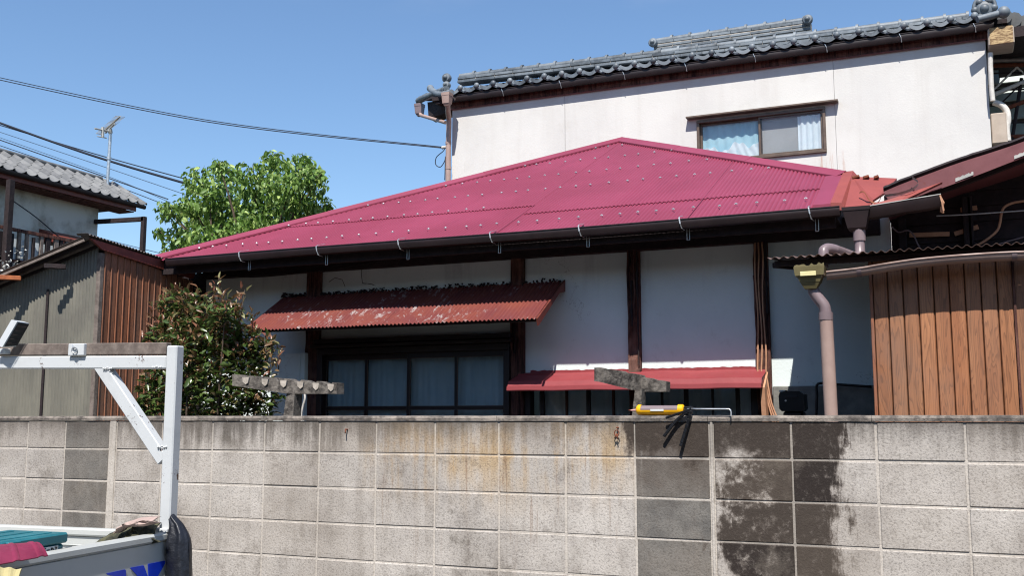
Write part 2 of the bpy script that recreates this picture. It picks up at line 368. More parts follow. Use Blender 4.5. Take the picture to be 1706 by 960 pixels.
    # printed wood grain siding
    def wood(name, a, b, c3, up=(0, 0, 1)):
        g = G(name); oc = g.N.new('ShaderNodeTexCoord').outputs['Object']; rr = g.rnd()
        cmb = g.N.new('ShaderNodeCombineXYZ'); g.put(cmb.inputs[0], g.M('MULTIPLY', rr, 37)); g.put(cmb.inputs[2], g.M('MULTIPLY', rr, 91))
        ad = g.N.new('ShaderNodeVectorMath'); ad.operation = 'ADD'; g.put(ad.inputs[0], oc); g.put(ad.inputs[1], cmb.outputs[0])
        low = g.noise(1.0, 3, .5, g.sc(ad.outputs[0], 11, 11, 1.1), .5)
        rings = g.M('FRACT', g.M('MULTIPLY', low, 22))
        line = g.mr(rings, 0, .5, 1, 0)
        fine = g.noise(1, 5, .7, g.sc(ad.outputs[0], 160, 160, 5))
        c = g.mix(g.mr(low, .3, .7), lin(a), lin(b))
        c = g.mix(g.M('MULTIPLY', line, .5), c, lin(c3))
        c = g.mix(g.M('MULTIPLY', g.mr(fine, .4, .7), .35), c, lin(c3))
        c = g.mix(g.M('MULTIPLY', g.mr(g.noise(2.2, 5, .6), .45, .75), .4), c, lin('#74645c'))
        c = g.mix(g.M('MULTIPLY', g.M('FRACT', g.M('MULTIPLY', rr, 7.3)), .3), c, lin('#6d5b50')); c = g.mix(g.M('MULTIPLY', rr, .22), c, (0, 0, 0, 1))
        return g.out(c, .5, 0, g.bump(g.M('ADD', line, fine), .12, .002), .35)
    M['siding'] = wood('wood_print_siding', '#a87450', '#946040', '#4f3324')
    M['siding_b'] = wood('reddish_wood_siding', '#9a6347', '#8a563c', '#5a382a')
    # window curtain, glass
    M['curtain'] = std('grey_white_curtain', '#dbe6ea', '#e8f0f3', 4, .9, 30, .2)
    M['curtain_blue'] = std('pale_blue_curtain', '#b5dae4', '#c5e6ec', 4, .9, 30, .2)
    M['curtain_white'] = std('white_lace', '#e8f0f0', '#f4f8f8', 7, .9, 30, .3)
    M['grey_in'] = std('grey_blind', '#bab7b3', '#c4c1bd', 3, .8)
    M['room'] = std('dark_room', '#0d0f12', '#15181c', 3, .9)
    def glass(name, tint, specks=False):
        g = G(name); tr = g.N.new('ShaderNodeBsdfTransparent'); gl = g.N.new('ShaderNodeBsdfGlossy'); mx = g.N.new('ShaderNodeMixShader')
        tr.inputs[0].default_value = tint; gl.inputs['Roughness'].default_value = .03
        fr = g.N.new('ShaderNodeFresnel'); fr.inputs[0].default_value = 1.5
        g.put(mx.inputs[0], g.M('MULTIPLY', fr.outputs[0], .5)); g.t.links.new(tr.outputs[0], mx.inputs[1]); g.t.links.new(gl.outputs[0], mx.inputs[2])
        last = mx.outputs[0]
        if specks:
            df = g.N.new('ShaderNodeBsdfDiffuse'); df.inputs[0].default_value = (.7, .75, .78, 1); m2 = g.N.new('ShaderNodeMixShader')
            f = g.M('MULTIPLY', g.mr(g.noise(60, 5, .7), .70, .74), g.mr(g.noise(3, 3), .48, .6))
            g.put(m2.inputs[0], g.M('ADD', f, .02)); g.t.links.new(last, m2.inputs[1]); g.t.links.new(df.outputs[0], m2.inputs[2]); last = m2.outputs[0]
        g.t.links.new(last, g.o.inputs[0]); return g.m
    M['glass'] = glass('window_glass', (.75, .8, .82, 1), True); M['glass_clear'] = glass('clear_glass', (.85, .88, .9, 1))
    M['glass_sky'] = glass('far_window_glass', (.95, .97, .98, 1))
    # leaves
    def leaf(name, a, b, c3, rough=.45, tr=.35):
        g = G(name); r = g.island()
        c = g.mix(r, lin(a), lin(b)); c = g.mix(g.mr(g.M('FRACT', g.M('MULTIPLY', r, 13.7)), .72, .95), c, lin(c3))
        tl = g.N.new('ShaderNodeBsdfTranslucent'); g.put(tl.inputs[0], c); mx = g.N.new('ShaderNodeMixShader'); mx.inputs[0].default_value = tr
        g.out(c, rough, 0, None, .5); g.t.links.new(g.b.outputs[0], mx.inputs[1]); g.t.links.new(tl.outputs[0], mx.inputs[2])
        g.t.links.new(mx.outputs[0], g.o.inputs[0]); return g.m
    M['leaf_tree'] = leaf('persimmon_leaf', '#50702d', '#728f41', '#a6ba68', .5, .35)
    M['leaf_bush'] = leaf('glossy_shrub_leaf', '#33481f', '#50602e', '#6a5338', .32, .2)
    M['leaf_young'] = leaf('reddish_young_leaf', '#6d5a3a', '#7a4a38', '#8c8a5c', .35, .3)
    M['flower'] = leaf('white_petal', '#c9c9c4', '#dddcd4', '#e8e6dd', .7, .2)
    # white truck paint, chipped
    g = G('chipped_white_paint')
    n = g.noise(24, 8, .75); big = g.noise(5, 3)
    chip = g.mr(g.M('ADD', n, g.M('MULTIPLY', big, .4)), .83, .86)
    c = g.mix(g.M('MULTIPLY', g.mr(g.noise(7, 5, .7), .5, .75), .25), lin('#b4b7b8'), lin('#8a8d8d'))
    c = g.mix(chip, c, lin('#4a3328'))
    M['truck'] = g.out(c, .4, 0, g.bump(g.M('ADD', g.noise(12, 3), g.M('MULTIPLY', chip, -1)), .12, .004), .5)
    g = G('truck_body_paint')
    c = g.mix(g.M('MULTIPLY', g.mr(g.noise(5, 6, .7), .45, .75), .3), lin('#a9aba8'), lin('#878985'))
    M['truck_body'] = g.out(c, .35, 0, g.bump(g.noise(6, 3), .08, .004), .5)
    g = G('weathered_ply')
    c = g.mix(g.mr(g.noise(30, 5, .7, g.sc(g.pos, .5, .5, 3)), .4, .6), lin('#b39a72'), lin('#6b5238'))
    M['ply'] = g.out(c, .9)
    M['louvre'] = std('greenish_grey_panel', '#8d9893', '#a0aba6', 4, .5, 20, .1)
    M['whitewash'] = std('white_steel', '#b9b4ac', '#cfcac2', 20, .5, 60, .2)
mats()

# ---------------------------------------------------------------- generic shapes
def corrugated(mb, P0, U, W, Vd, L0, L1, N, pitch, amp, seg=6, th=.0015, phase=0, arch=False):
    """sheet of waves; W across along U, from L0(u) to L1(u) along Vd"""
    n = max(2, int(W/pitch*seg)); P0 = V(P0)
    def fn(a, b):
        u = a*W; l0 = L0(u) if callable(L0) else L0; l1 = L1(u) if callable(L1) else L1
        return P0 + U*u + Vd*(l0+(l1-l0)*b) + N*(amp*(2*abs(cos(pi*(u+phase)/pitch))-1) if arch else amp*cos(2*pi*(u+phase)/pitch))
    return mb.grid(fn, n, 1, -N*th)
def leaf_cloud(mb, pts, size, rnd, droop=.5, wide=.42, fold=.18):
    for p, sc in pts:
        L = size*sc*rnd.uniform(.7, 1.25); az = rnd.uniform(0, 2*pi)
        pit = rnd.gauss(-droop, .5)
        d = V((cos(az)*cos(pit), sin(az)*cos(pit), sin(pit))); s = d.cross(V((0, 0, 1)))
        s = s.normalized() if s.length > .01 else V((1, 0, 0)); n = s.cross(d).normalized()
        tw = rnd.gauss(0, .6); s2 = s*cos(tw)+n*sin(tw); n2 = n*cos(tw)-s*sin(tw); w = L*wide/2
        curl = n2*(-L*.12)
        mb.add([p, p+d*L*.35+s2*w+n2*w*fold*2, p+d*L*.4-n2*0, p+d*L*.35-s2*w+n2*w*fold*2, p+d*L*.75+s2*w*.7+n2*w*fold+curl*.5,
                p+d*L*.78+curl*.5, p+d*L*.75-s2*w*.7+n2*w*fold+curl*.5, p+d*L+curl],
               [(0, 2, 1), (0, 3, 2), (1, 2, 5, 4), (2, 3, 6, 5), (4, 5, 7), (5, 6, 7)])
def wire(name, pts, r, mat, label, cat='cable', group=None, sag=0, n=5, seg=14):
    pts = [V(p) for p in pts]; out = []
    for i in range(len(pts)-1):
        for k in range(seg):
            t = k/seg; out.append(pts[i].lerp(pts[i+1], t) - V((0, 0, sag*4*t*(1-t))))
    out.append(pts[-1])
    mb = MB().tube(out, r, n); o = mb.build(name, mat, None, 1, top=out[0]); tag(o, label, cat, group); return o
def smooth_path(pts, k=6):
    pts = [V(p) for p in pts]; out = []
    for i in range(len(pts)-1):
        p0 = pts[max(i-1, 0)]; p1 = pts[i]; p2 = pts[i+1]; p3 = pts[min(i+2, len(pts)-1)]
        for j in range(k):
            t = j/k; out.append(.5*((2*p1)+(p2-p0)*t+(2*p0-5*p1+4*p2-p3)*t*t+(3*p1-p0-3*p2+p3)*t**3))
    out.append(pts[-1]); return out
X1, Y1, Z1 = V((1, 0, 0)), V((0, 1, 0)), V((0, 0, 1))

# ---------------------------------------------------------------- ground
MB().add([(-400, -400, 0), (400, -400, 0), (400, 400, 0), (-400, 400, 0)], [(0, 1, 2, 3)]).build('ground', M['ground'], kind='structure')
MB().add([(-60, -5, .004), (60, -5, .004), (60, 4.6, .004), (-60, 4.6, .004)], [(0, 1, 2, 3)]).build('road', M['asphalt'], kind='structure')

# ---------------------------------------------------------------- unseen houses added across the road to block low sky and deepen eave shade
def sky_blocking_houses():
    def house(x0, x1, y, hw, hr, wall, roof, lab, floors, nwin):
        t = thing('sky_blocker_house', ((x0+x1)/2, y, 0), lab, 'house', 'added unseen houses blocking low sky behind the viewpoint'); d = 7
        MB().box(x0, x1, y-d, y, 0, hw, .02).build('wall', M[wall], t)
        ym = y-d/2; m = MB(); m.add([(x0-.5, y+.6, hw-.02), (x1+.5, y+.6, hw-.02), (x1+.5, y-d-.6, hw-.02), (x0-.5, y-d-.6, hw-.02), (x0-.5, ym, hr), (x1+.5, ym, hr)], [(0, 1, 5, 4), (2, 3, 4, 5), (0, 4, 3), (1, 2, 5), (3, 2, 1, 0)]); m.build('roof', M[roof], t)
        m = MB(); m.box(x0-.5, x1+.5, y+.58, y+.7, hw-.1, hw+.02, .01); m.build('gutter', M['dark_metal'], t)
        for f in range(floors):
            for k in range(nwin):
                cx = x0+(x1-x0)*(k+.5)/nwin; z = .9+2.75*f
                if f == 0 and k == nwin-1:
                    dr = MB().box(cx-.45, cx+.45, y+.002, y+.06, 0, 2.05, .01).build('door', M['timber'], t); MB().box(cx+.33, cx+.38, y+.062, y+.1, .95, 1.1, .005).build('handle', M['galv'], dr); continue
                w = MB()
                for a, b, c, e in ((cx-.85, cx+.85, z+1.1, z+1.16), (cx-.85, cx+.85, z-.06, z), (cx-.85, cx-.79, z, z+1.1), (cx+.79, cx+.85, z, z+1.1), (cx-.03, cx+.03, z, z+1.1)): w.box(a, b, y+.002, y+.07, c, e, .004)
                wf = w.build('window', M['bronze'], t); MB().box(cx-.79, cx+.79, y+.01, y+.03, z, z+1.1).build('pane', M['room'], wf)
    house(-31, -20.5, -8.6, 5.8, 7.9, 'old_plaster', 'tile', 'added sky-blocking plaster house with dark tile roof across the road, unseen far left behind the viewpoint', 2, 4)
    house(-19, -9.5, -8.2, 5.6, 7.8, 'beige_box', 'tile_pale', 'added sky-blocking beige two storey house across the road, unseen left behind the viewpoint', 2, 4)
    house(-8, 1.5, -8.8, 6.0, 8.2, 'grey_conc', 'tile', 'added sky-blocking grey rendered two storey house across the road, unseen directly behind the viewpoint', 2, 4)
    house(3, 13, -8.4, 5.7, 7.7, 'old_plaster', 'tile_pale', 'added sky-blocking plaster house with grey roof across the road, unseen right behind the viewpoint', 2, 4)
    house(14.5, 25, -8.6, 5.8, 8.0, 'timber_grey', 'tile', 'added sky-blocking timber clad house across the road, unseen far right behind the viewpoint', 2, 4)
sky_blocking_houses()

# ---------------------------------------------------------------- block wall
def block_wall():
    YW = 5.10; rnd = random.Random(4)
    t = thing('block_wall', (-2.2, YW, 0), 'weathered concrete block wall with black mould stains running across the foreground', 'wall')
    px = [46.6, 109, 183, 194, 270, 354, 441, 532, 627, 725, 831, 942, 1057, 1182, 1188, 1318, 1459, 1607]
    xs = [wx(p) for p in px]; p = .3835
    left = []; x = xs[0]
    for k in range(7): left.insert(0, x-p*(k+1))
    xs2 = left + xs; k0 = len(left)
    x = xs[-1]
    for k in range(5): xs2.append(x+p*(k+1))
    rows = [1.583]+[1.4-.2*k for k in range(8)]; 
    MB().box(xs2[0], xs2[-1], YW+.0035, YW+.115, 0, 1.582).build('mortar', M['wall_mortar'], t)
    for i in range(len(xs2)-1):
        w = xs2[i+1]-xs2[i]
        if w < .1: continue
        dk = (i-k0) in (1, 12); g = .004
        meshes = {}
        for r in range(len(rows)-1):
            h = rows[r]-rows[r+1]; key = round(h, 3)
            if key not in meshes:
                mb = MB().box(g, w-g, 0, .11, g, h-g*.9, .0045)
                meshes[key] = mb.mesh('concrete_block', M['block_dark'] if dk else M['block'])
            o = inst('concrete_block', meshes[key], t, (xs2[i]+rnd.uniform(-.0012, .0012), YW+rnd.uniform(-.0022, .0015)+(.001 if dk else 0), rows[r+1]+rnd.uniform(-.001, .001)))
            o.rotation_euler = (rnd.uniform(-.004, .004), rnd.uniform(-.0035, .0035), rnd.uniform(-.002, .002))
    x = xs2[0]
    while x < xs2[-1]:
        L = min(rnd.choice((.77, 1.15, .96)), xs2[-1]-x)
        mb = MB(); n = 14
        def fn(a, b):
            xx = x+.001+(L-.002)*a; pr = [(-.006, 1.584), (-.008, 1.600), (-.003, 1.611), (.058, 1.613), (.121, 1.611), (.123, 1.584)]
            q = pr[round(b*5)]; nn = mn.noise(V((xx*9, b*3, 2)))*.0022
            return V((xx, YW+q[0]+nn, q[1]+nn*.8))
        mb.grid(fn, n, 5); b = len(mb.v)
        mb.f.append(tuple(range(6))); mb.f.append(tuple(n*6+k for k in reversed(range(6))))
        mb.build('coping_slab', M['coping'], t); x += L
    # mortar strip either side of the grey columns
    for a, b in ((183, 194), (1182, 1188)):
        MB().box(wx(a)+.002, wx(b)-.002, YW-.004, YW+.01, 0, 1.583, .003).build('mortar_strip', M['wall_mortar'], t)
    # rusty nails / eye screws
    for q, (pxx, pyy, lab) in enumerate(((579, 716, 'small rusty nail in block wall below the left laundry stand'), (1030, 713, 'rusty eye screw with dangling wire in block wall left of the yellow gun'))):
        p0 = onY(pxx, pyy, YW); mb = MB().tube([p0+V((0, .02, 0)), p0-V((0, .025, 0))], .004, 8)
        if q: 
            ring = [p0+V((.012*sin(a), -.027, -.016-.016*cos(a)*-1-.012)) for a in [k*2*pi/12 for k in range(13)]]
            mb.tube(ring, .0028, 6)
            mb.tube([p0+V((0, -.027, -.03)), p0+V((-.012, -.027, -.055))], .003, 6); mb.tube([p0+V((0, -.027, -.03)), p0+V((.006, -.027, -.06))], .003, 6)
        else: mb.tube([p0-V((0, .023, 0)), p0-V((-.002, .027, .022))], .0035, 6)
        tag(mb.build('rusty_nail' if not q else 'eye_screw', M['rust'], None, 1, top=p0), lab, 'nail' if not q else 'screw')
block_wall()

# ---------------------------------------------------------------- house with the red hipped roof
def red_house():
    rnd = random.Random(7); YH = 7.1
    MB().box(-6.5, -5.92, 7.08, 7.16, 0, 2.95).build if False else None
    t = thing('red_roof_house', (-3, YH, 0), 'single storey plaster house under a magenta red hipped corrugated roof', 'house')
    XL, XR, ZE, S, YE = -6.115, .147, 2.919, .4705, 6.62
    HW = (XR-XL)/2; PK = V((XL+HW, YE+HW, ZE+S*HW)); XC = -.637
    # plaster wall panels between the posts
    posts = [(-4.83, .13), (-3.0, .105), (-2.09, .09), (-1.185, .1)]
    MB().box(-6.4, -5.975, YH-.02, YH+.08, 0, 2.86).build('gap_dark_panel', M['timber_dark'], t)  # dark panel added to blacken the bright gap beside the shed
    edges = [-5.97]+[p[0] for p in posts]+[-.34]
    for i in range(len(edges)-1):
        a = edges[i]+(posts[i-1][1]/2 if i > 0 else 0); b = edges[i+1]-(posts[i][1]/2 if i < len(posts) else 0)
        # openings: window between posts 0 and 1, low window under the hood
        if i == 1:
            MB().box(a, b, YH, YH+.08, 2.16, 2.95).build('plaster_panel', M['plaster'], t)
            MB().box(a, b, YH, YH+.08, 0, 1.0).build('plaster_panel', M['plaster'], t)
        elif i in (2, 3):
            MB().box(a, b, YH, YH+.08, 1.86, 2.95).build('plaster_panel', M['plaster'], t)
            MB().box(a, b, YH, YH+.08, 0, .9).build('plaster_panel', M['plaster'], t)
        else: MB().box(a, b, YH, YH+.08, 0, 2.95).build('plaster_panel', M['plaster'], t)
    MB().box(-5.97, -5.9, YH+.09, 12.4, 0, 2.9).build('side_wall', M['plaster'], t)
    MB().box(-5.97, -.4, 12.3, 12.4, 0, 2.9).build('back_wall', M['plaster'], t)
    for k, (x, w) in enumerate(posts):
        mb = MB(); nz = 44; lo = 0
        def fn(a, b):
            z = lo+2.95*b; ang = a; bite = 0
            prof = [(-w/2, .02), (-w/2, -.04), (-w/6, -.045), (w/8, -.045), (w/2, -.04), (w/2, .02)]
            q = prof[round(a*5)]; rot = max(0, mn.noise(V((q[0]*30, x*3, z*6))))*.03*(1.6 if k in (2, 3) else .5)
            if k == 1: rot *= .6
            return V((x+q[0]*(1-rot*5), YH+q[1]+rot+mn.noise(V((q[0]*40, x, z*14)))*.005, z))
        mb.grid(fn, 5, nz)
        mb.build('post', M['timber'], t)
        # split strips on the front of rotten posts
        if k >= 1:
            for j in range(4 if k > 1 else 2):
                z0 = rnd.uniform(1.95, 2.4); z1 = z0+rnd.uniform(.3, .9); xx = x-w*.38+w*.76*j/3
                pts = [V((xx+rnd.uniform(-.004, .004), YH-.05-rnd.uniform(0, .006), z0+(min(z1, 2.86)-z0)*q/6)) for q in range(7)]
                MB().tube(pts, [rnd.uniform(.004, .011) for _ in pts], 5).build('split_strip', M['timber_dark'] if j % 2 else M['timber'], t)
    MB().box(-5.97, -.4, YH-.06, YH+.01, 2.80, 2.93, .005).build('wall_plate', M['timber_dark'], t)
    # peeling patch of plaster
    pp = [onY(x, y, YH-.004) for x, y in ((579, 484), (585, 478), (600, 474), (612, 473), (628, 477), (636, 482), (632, 487), (600, 486))]
    MB().prism(pp, (0, -.004, 0)).build('loose_plaster', M['plaster'], t)
    crk = [onY(x, y, YH-.001) for x, y in ((603, 440), (602, 458), (604, 472), (620, 474), (640, 484))]
    MB().tube(crk, .003, 4).build('crack', M['timber_dark'], t)
    crk = [onY(x, y, YH-.001) for x, y in ((548, 470), (558, 463), (570, 466), (575, 478))]
    MB().tube(crk, .0025, 4).build('crack', M['timber_dark'], t)
    # soffit and fascia
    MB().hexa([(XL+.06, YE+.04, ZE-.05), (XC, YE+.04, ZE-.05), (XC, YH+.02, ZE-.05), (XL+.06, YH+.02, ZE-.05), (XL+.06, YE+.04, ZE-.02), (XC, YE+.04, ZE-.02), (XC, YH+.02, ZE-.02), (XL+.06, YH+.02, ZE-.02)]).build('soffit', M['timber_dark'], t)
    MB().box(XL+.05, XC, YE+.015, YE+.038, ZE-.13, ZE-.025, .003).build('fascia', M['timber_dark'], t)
    # old roof body under the sheets (all four slopes)
    d = .03; a = [V((XL+.03, YE+.05, ZE-d)), V((XC, YE+.05, ZE-d)), V((XC, YE+2*HW-.05, ZE-d)), V((XL+.03, YE+2*HW-.05, ZE-d))]
    top = PK-V((0, 0, .06)); zc = ZE+S*(XR-XC)-.06; c1 = V((XC, YE+(XR-XC), zc)); c2 = V((XC, YE+2*HW-(XR-XC), zc))
    MB().add([a[0], a[1], a[2], a[3], top, c1, c2], [(0, 1, 5, 4), (1, 2, 6, 5), (4, 5, 6), (4, 6, 2, 3), (4, 3, 0)]).build('roof_deck', M['timber_dark'], t)
    rb = MB()   # back and side slopes
    lf = lambda u: 0
    corrugated(rb, (XL, YE, ZE), Y1, 2*HW, V((1, 0, S)), 0, lambda u: min(u, 2*HW-u), V((-S, 0, 1)).normalized(), .0315*2, .005, 4)
    rb.build('side_slope', M['roof_red'], t)
    rb = MB(); corrugated(rb, (XL, YE+2*HW, ZE), X1, XC-XL, V((0, -1, S)), 0, lambda u: min(u, 2*HW-u), V((0, S, 1)).normalized(), .063, .005, 4)
    rb.build('back_slope', M['roof_red'], t)
    # front: sheets
    N = V((0, -S, 1)).normalized(); D = V((0, 1, S)); pitch = .0315
    seams = [XL]+[-2.955-.68*k for k in (4, 3, 2, 1, 0)]+[-2.265, -1.58, -.9, XC]
    seams = sorted(x for x in seams if x >= XL)
    if seams[1]-seams[0] < .15: seams.pop(1)
    hip = lambda x: min(x-XL, XR-x)
    for i in range(len(seams)-1):
        x0, x1 = seams[i], seams[i+1]; lapY = (.70 if x0 < -3.0 else .475)+rnd.uniform(-.006, .006)
        ov = .03 if i < len(seams)-2 else 0
        hmx = max(hip(x0), hip(x1), HW if x0 < PK.x < x1 else 0)
        lift = 0
        low = MB(); corrugated(low, V((x0, YE-.03, ZE-S*.03))+N*lift, X1, x1-x0+ov, D, lambda u: 0, lambda u: .03+max(0, min(hip(min(x0+u, XR)), lapY+.05)), N, pitch, .0055, 8, .0015, x0, True)
        low.build('roof_sheet', M['roof_red'], t, 35)
        if hmx > lapY+.02:
            hi = MB()
            xa = max(x0, XL+lapY+.001); corrugated(hi, V((xa, YE, ZE))+N*(.0065+lift), X1, x1-xa+ov, D, lambda u: lapY, lambda u: max(lapY, hip(xa+u)-.005), N, pitch, .0055, 8, .0015, xa, True)
            hi.build('roof_sheet', M['roof_red'], t, 35)
    # side-lap edges
    for x in (-2.99, -1.60):
        L = hip(x); p = V((x+.028, YE-.03, ZE-.03*S))+N*.0115; q = V((x+.028, YE+L-.03, ZE+S*(L-.03)))+N*.013
        MB().bar(p, q, .006, .004, N, .001).build('side_lap', M['roof_red'], t)
    # hip caps
    for (e, sx) in ((V((XL-.02, YE-.02, ZE-.01)), 1), (V((XC, YE+(XR-XC), ZE+S*(XR-XC))), -1)):
        dv = (PK-e); L = dv.length; dv.normalize(); cap = MB()
        inn = V((sx, -.0, 0)); nf = V((0, -S, 1)).normalized(); ns = V((-S*sx, 0, 1)).normalized()
        fdir = dv.cross(nf).normalized(); fdir = fdir if fdir.y < 0 else -fdir
        sdir = dv.cross(ns).normalized(); sdir = sdir if sdir.x*sx < 0 else -sdir
        prof = [fdir*.075+nf*.010, fdir*.072+nf*.022, fdir*.02+nf*.030, (nf+ns)*.022, sdir*.02+ns*.030, sdir*.072+ns*.022, sdir*.075+ns*.010]
        for s in range(3):
            a0 = L*s/3; a1 = L*(s+1)/3+.03
            cap = MB(); cap.grid(lambda a, b: e+dv*min(a0+(a1-a0)*a, L+.02)+prof[round(b*6)]+V((0, 0, .002*s)), 1, 6, -nf*.002); cap.build('hip_cap', M['roof_red'], t, 30)
    # screws with pale washers
    sm = MB()
    for r, yy in enumerate((6.82, 7.35, 7.84, 8.37, 8.92, 9.46)):
        L = yy-YE; x = XL+L+.1
        while x < min(XR-L-.08, XC-.05):
            if r == 1 and x > -3.3: x += .14; continue
            if r == 2 and False: pass
            c = V((x+rnd.uniform(-.015, .015), yy+rnd.uniform(-.012, .012), 0)); c.z = ZE+S*(c.y-YE); c += N*.011
            if c.x > XL+L: c += N*.006
            sd = X1; sm.cbox(c+N*.002, X1, D.normalized(), N, .011, .005, .003, .0015); sm.lathe(c, N, [(0, .009), (.006, .008), (.010, .004)], 6)
            x += rnd.uniform(.126, .165)
    sm.build('roof_screw', M['galv'], t, kind='stuff')
    # eave gutter (half box) + end, straps
    gm = MB(); gy = YE-.06; gz = ZE-.04
    prof = [(-.040, .02), (-.039, -.005), (-.028, -.032), (.0, -.038), (.028, -.032), (.034, .015)]
    x0, x1 = XL+.2, -.60
    gm.grid(lambda a, b: V((x0+(x1-x0)*a, gy+prof[round(b*5)][0], gz+prof[round(b*5)][1]+.004*sin(a*7))), 24, 5, (0, .002, .003))
    gm.tube([V((x0+(x1-x0)*k/20, gy-.040, gz+.021+.004*sin(k/20*7))) for k in range(21)], .0045, 6)
    gm.build('gutter', M['dark_metal'], t, 40)
    for k, p in enumerate((395, 524, 660, 813, 961, 1129, 1345)):
        x = onY(p, 405-.065*(p-660), gy-.055).x
        mb = MB(); pts = [(x, YE+.03, ZE+.028), (x+.004, gy-.02, gz+.040), (x+.008, gy-.047, gz+.026), (x+.014, gy-.046, gz-.010), (x+.02, gy-.030, gz-.040), (x+.03, gy+.01, gz-.046)]
        for a, b in zip(pts, pts[1:]): mb.bar(a, b, .009, .003, V((0, -.5, .8)), .0008)
        z0 = gz-.05; xx = x+.045; yy = gy+.045
        for dx in (-.009, .009): mb.bar((xx+dx, yy, z0+.02), (xx+dx, yy, z0-.06), .005, .005)
        mb.bar((xx-.011, yy, z0-.058), (xx+.011, yy, z0-.058), .005, .005)
        mb.build('gutter_bracket', M['galv'], t)
    # big window
    w = MB(); x0, x1 = -4.765, -3.055; zt = 2.085; zm = 1.69
    def rect_frame(mb, a, b, c, d2, y, th, dp):
        mb.box(a, b, y, y+dp, d2-th, d2, .003); mb.box(a, b, y, y+dp, c, c+th, .003)
        mb.box(a, a+th, y+.001, y+dp-.001, c+th, d2-th, .003); mb.box(b-th, b, y+.001, y+dp-.001, c+th, d2-th, .003)
    rect_frame(w, x0, x1, 1.02, 2.16, YH-.06, .05, .14); wf = w.build('window', M['sash'], t)
    w = MB(); w.box(x0-.03, x1+.03, YH-.12, YH-.01, 2.163, 2.19, .004); w.box(x0-.02, x1+.02, YH-.09, YH-.01, 2.195, 2.235, .004); w.build('lintel', M['sash'], t)
    sx = [(-4.73, -3.93, YH-.005), (-3.94, -3.085, YH-.035)]
    for k, (a, b, y) in enumerate(sx):
        s = MB(); th = .028; zb = 1.06; zt2 = 2.112
        s.box(a, b, y, y+.022, zt2-.045, zt2, .002); s.box(a, a+th, y, y+.022, zb, zt2-.045, .002); s.box(b-th, b, y, y+.022, zb, zt2-.045, .002)
        s.box(a+th, b-th, y+.001, y+.021, zb, zb+.05, .002); s.box(a+th, b-th, y+.001, y+.021, 1.665, 1.69, .002)
        mid = (a+b)/2; s.box(mid-.013, mid+.013, y+.002, y+.02, zb+.05, 1.665, .002); s.box(mid-.013, mid+.013, y+.002, y+.02, 1.69, zt2-.045, .002)
        s.build('sash', M['sash'], t)
        for (c, d2) in ((a+th, mid-.013), (mid+.013, b-th)):
            for (e, f) in ((zb+.05, 1.665), (1.69, zt2-.045)):
                MB().box(c, d2, y+.008, y+.012, e, f).build('pane', M['glass'], wf)
                bead = MB()
                for u0, u1, v0, v1 in ((c, d2, f-.004, f), (c, d2, e, e+.004), (c, c+.004, e+.004, f-.004)): bead.box(u0, u1, y-.001, y+.002, v0, v1)
                bead.build('glazing_bead', M['bronze'], wf)
    cu = MB(); rr = random.Random(2)
    cu.grid(lambda a, b: V((x0+.05+(x1-x0-.1)*a, YH+.042+.009*sin(a*74+sin(a*31)*2)+.004*sin(a*190), 1.68+.45*b)), 150, 3, (0, .004, 0)); cu.build('curtain', M['curtain'], t, 60)
    cu = MB(); cu.grid(lambda a, b: V((x0+.05+(x1-x0-.1)*a, YH+.05+.012*sin(a*60+b*3), 1.02+.66*b)), 110, 8, (0, .004, 0)); cu.build('curtain', M['curtain'], t, 60)
    MB().box(x0, x1, YH+.3, YH+.34, .9, 2.3).build('dark_interior', M['room'], t)
    # lower window beneath the hood
    hx0, hx1 = -2.95, -1.23
    w = MB(); rect_frame(w, hx0, hx1, .92, 1.86, YH-.02, .05, .08); wf2 = w.build('window', M['sash'], t)
    for k in range(9):
        xx = hx0+.05+(hx1-hx0-.1)*(k+.5)/9; th = .03 if k % 2 == 0 else .016
        MB().box(xx-th/2, xx+th/2, YH-.015+(.03 if k % 2 else 0), YH+.01+(.03 if k % 2 else 0), .972, 1.808, .002).build('window_bar', M['timber'] if k in (1, 3) else M['sash'], t)
    MB().box(hx0+.052, hx1-.052, YH+.048, YH+.052, .972, 1.808).build('pane', M['glass_clear'], wf2)
    cu = MB(); cu.grid(lambda a, b: V((hx0+.05+(hx1-hx0-.1)*a, YH+.15+.03*sin(a*70+sin(a*17)*2), .97+.85*b)), 120, 2, (0, .004, 0)); cu.build('curtain', M['curtain'], t, 60)
    MB().box(hx0, hx1, YH+.3, YH+.34, .9, 1.9).build('dark_interior', M['room'], t)
    # hood: folded red sheet, stepped
    h = MB(); a, b = -2.985, -1.165
    pr = [(YH-.002, 1.935), (YH-.05, 1.925), (YH-.06, 1.915), (YH-.235, 1.865), (YH-.25, 1.835), (YH-.252, 1.83), (YH-.266, 1.828), (YH-.27, 1.80), (YH-.262, 1.798)]
    h.grid(lambda u, v: V((a+(b-a)*u, pr[round(v*8)][0], pr[round(v*8)][1]+.002*sin(u*23))), 20, 8, (0, .002, -.004))
    h.build('window_hood', M['hood_red'], t)
    for xx in (a+.002, b-.012):
        MB().prism([(xx, YH-.003, 1.925), (xx, YH-.06, 1.905), (xx, YH-.24, 1.855), (xx, YH-.262, 1.80), (xx, YH-.003, 1.80)], (.01, 0, 0)).build('hood_end', M['hood_red'], t)
    fl = MB(); fl.grid(lambda u, v: V((a+.08+(b-a-.1)*u, YH-.004, 1.933+v*(.018+.010*mn.noise(V((u*40, 1, 0)))))), 90, 1, (0, -.003, 0)); fl.build('hood_flashing', M['hood_red'], t)
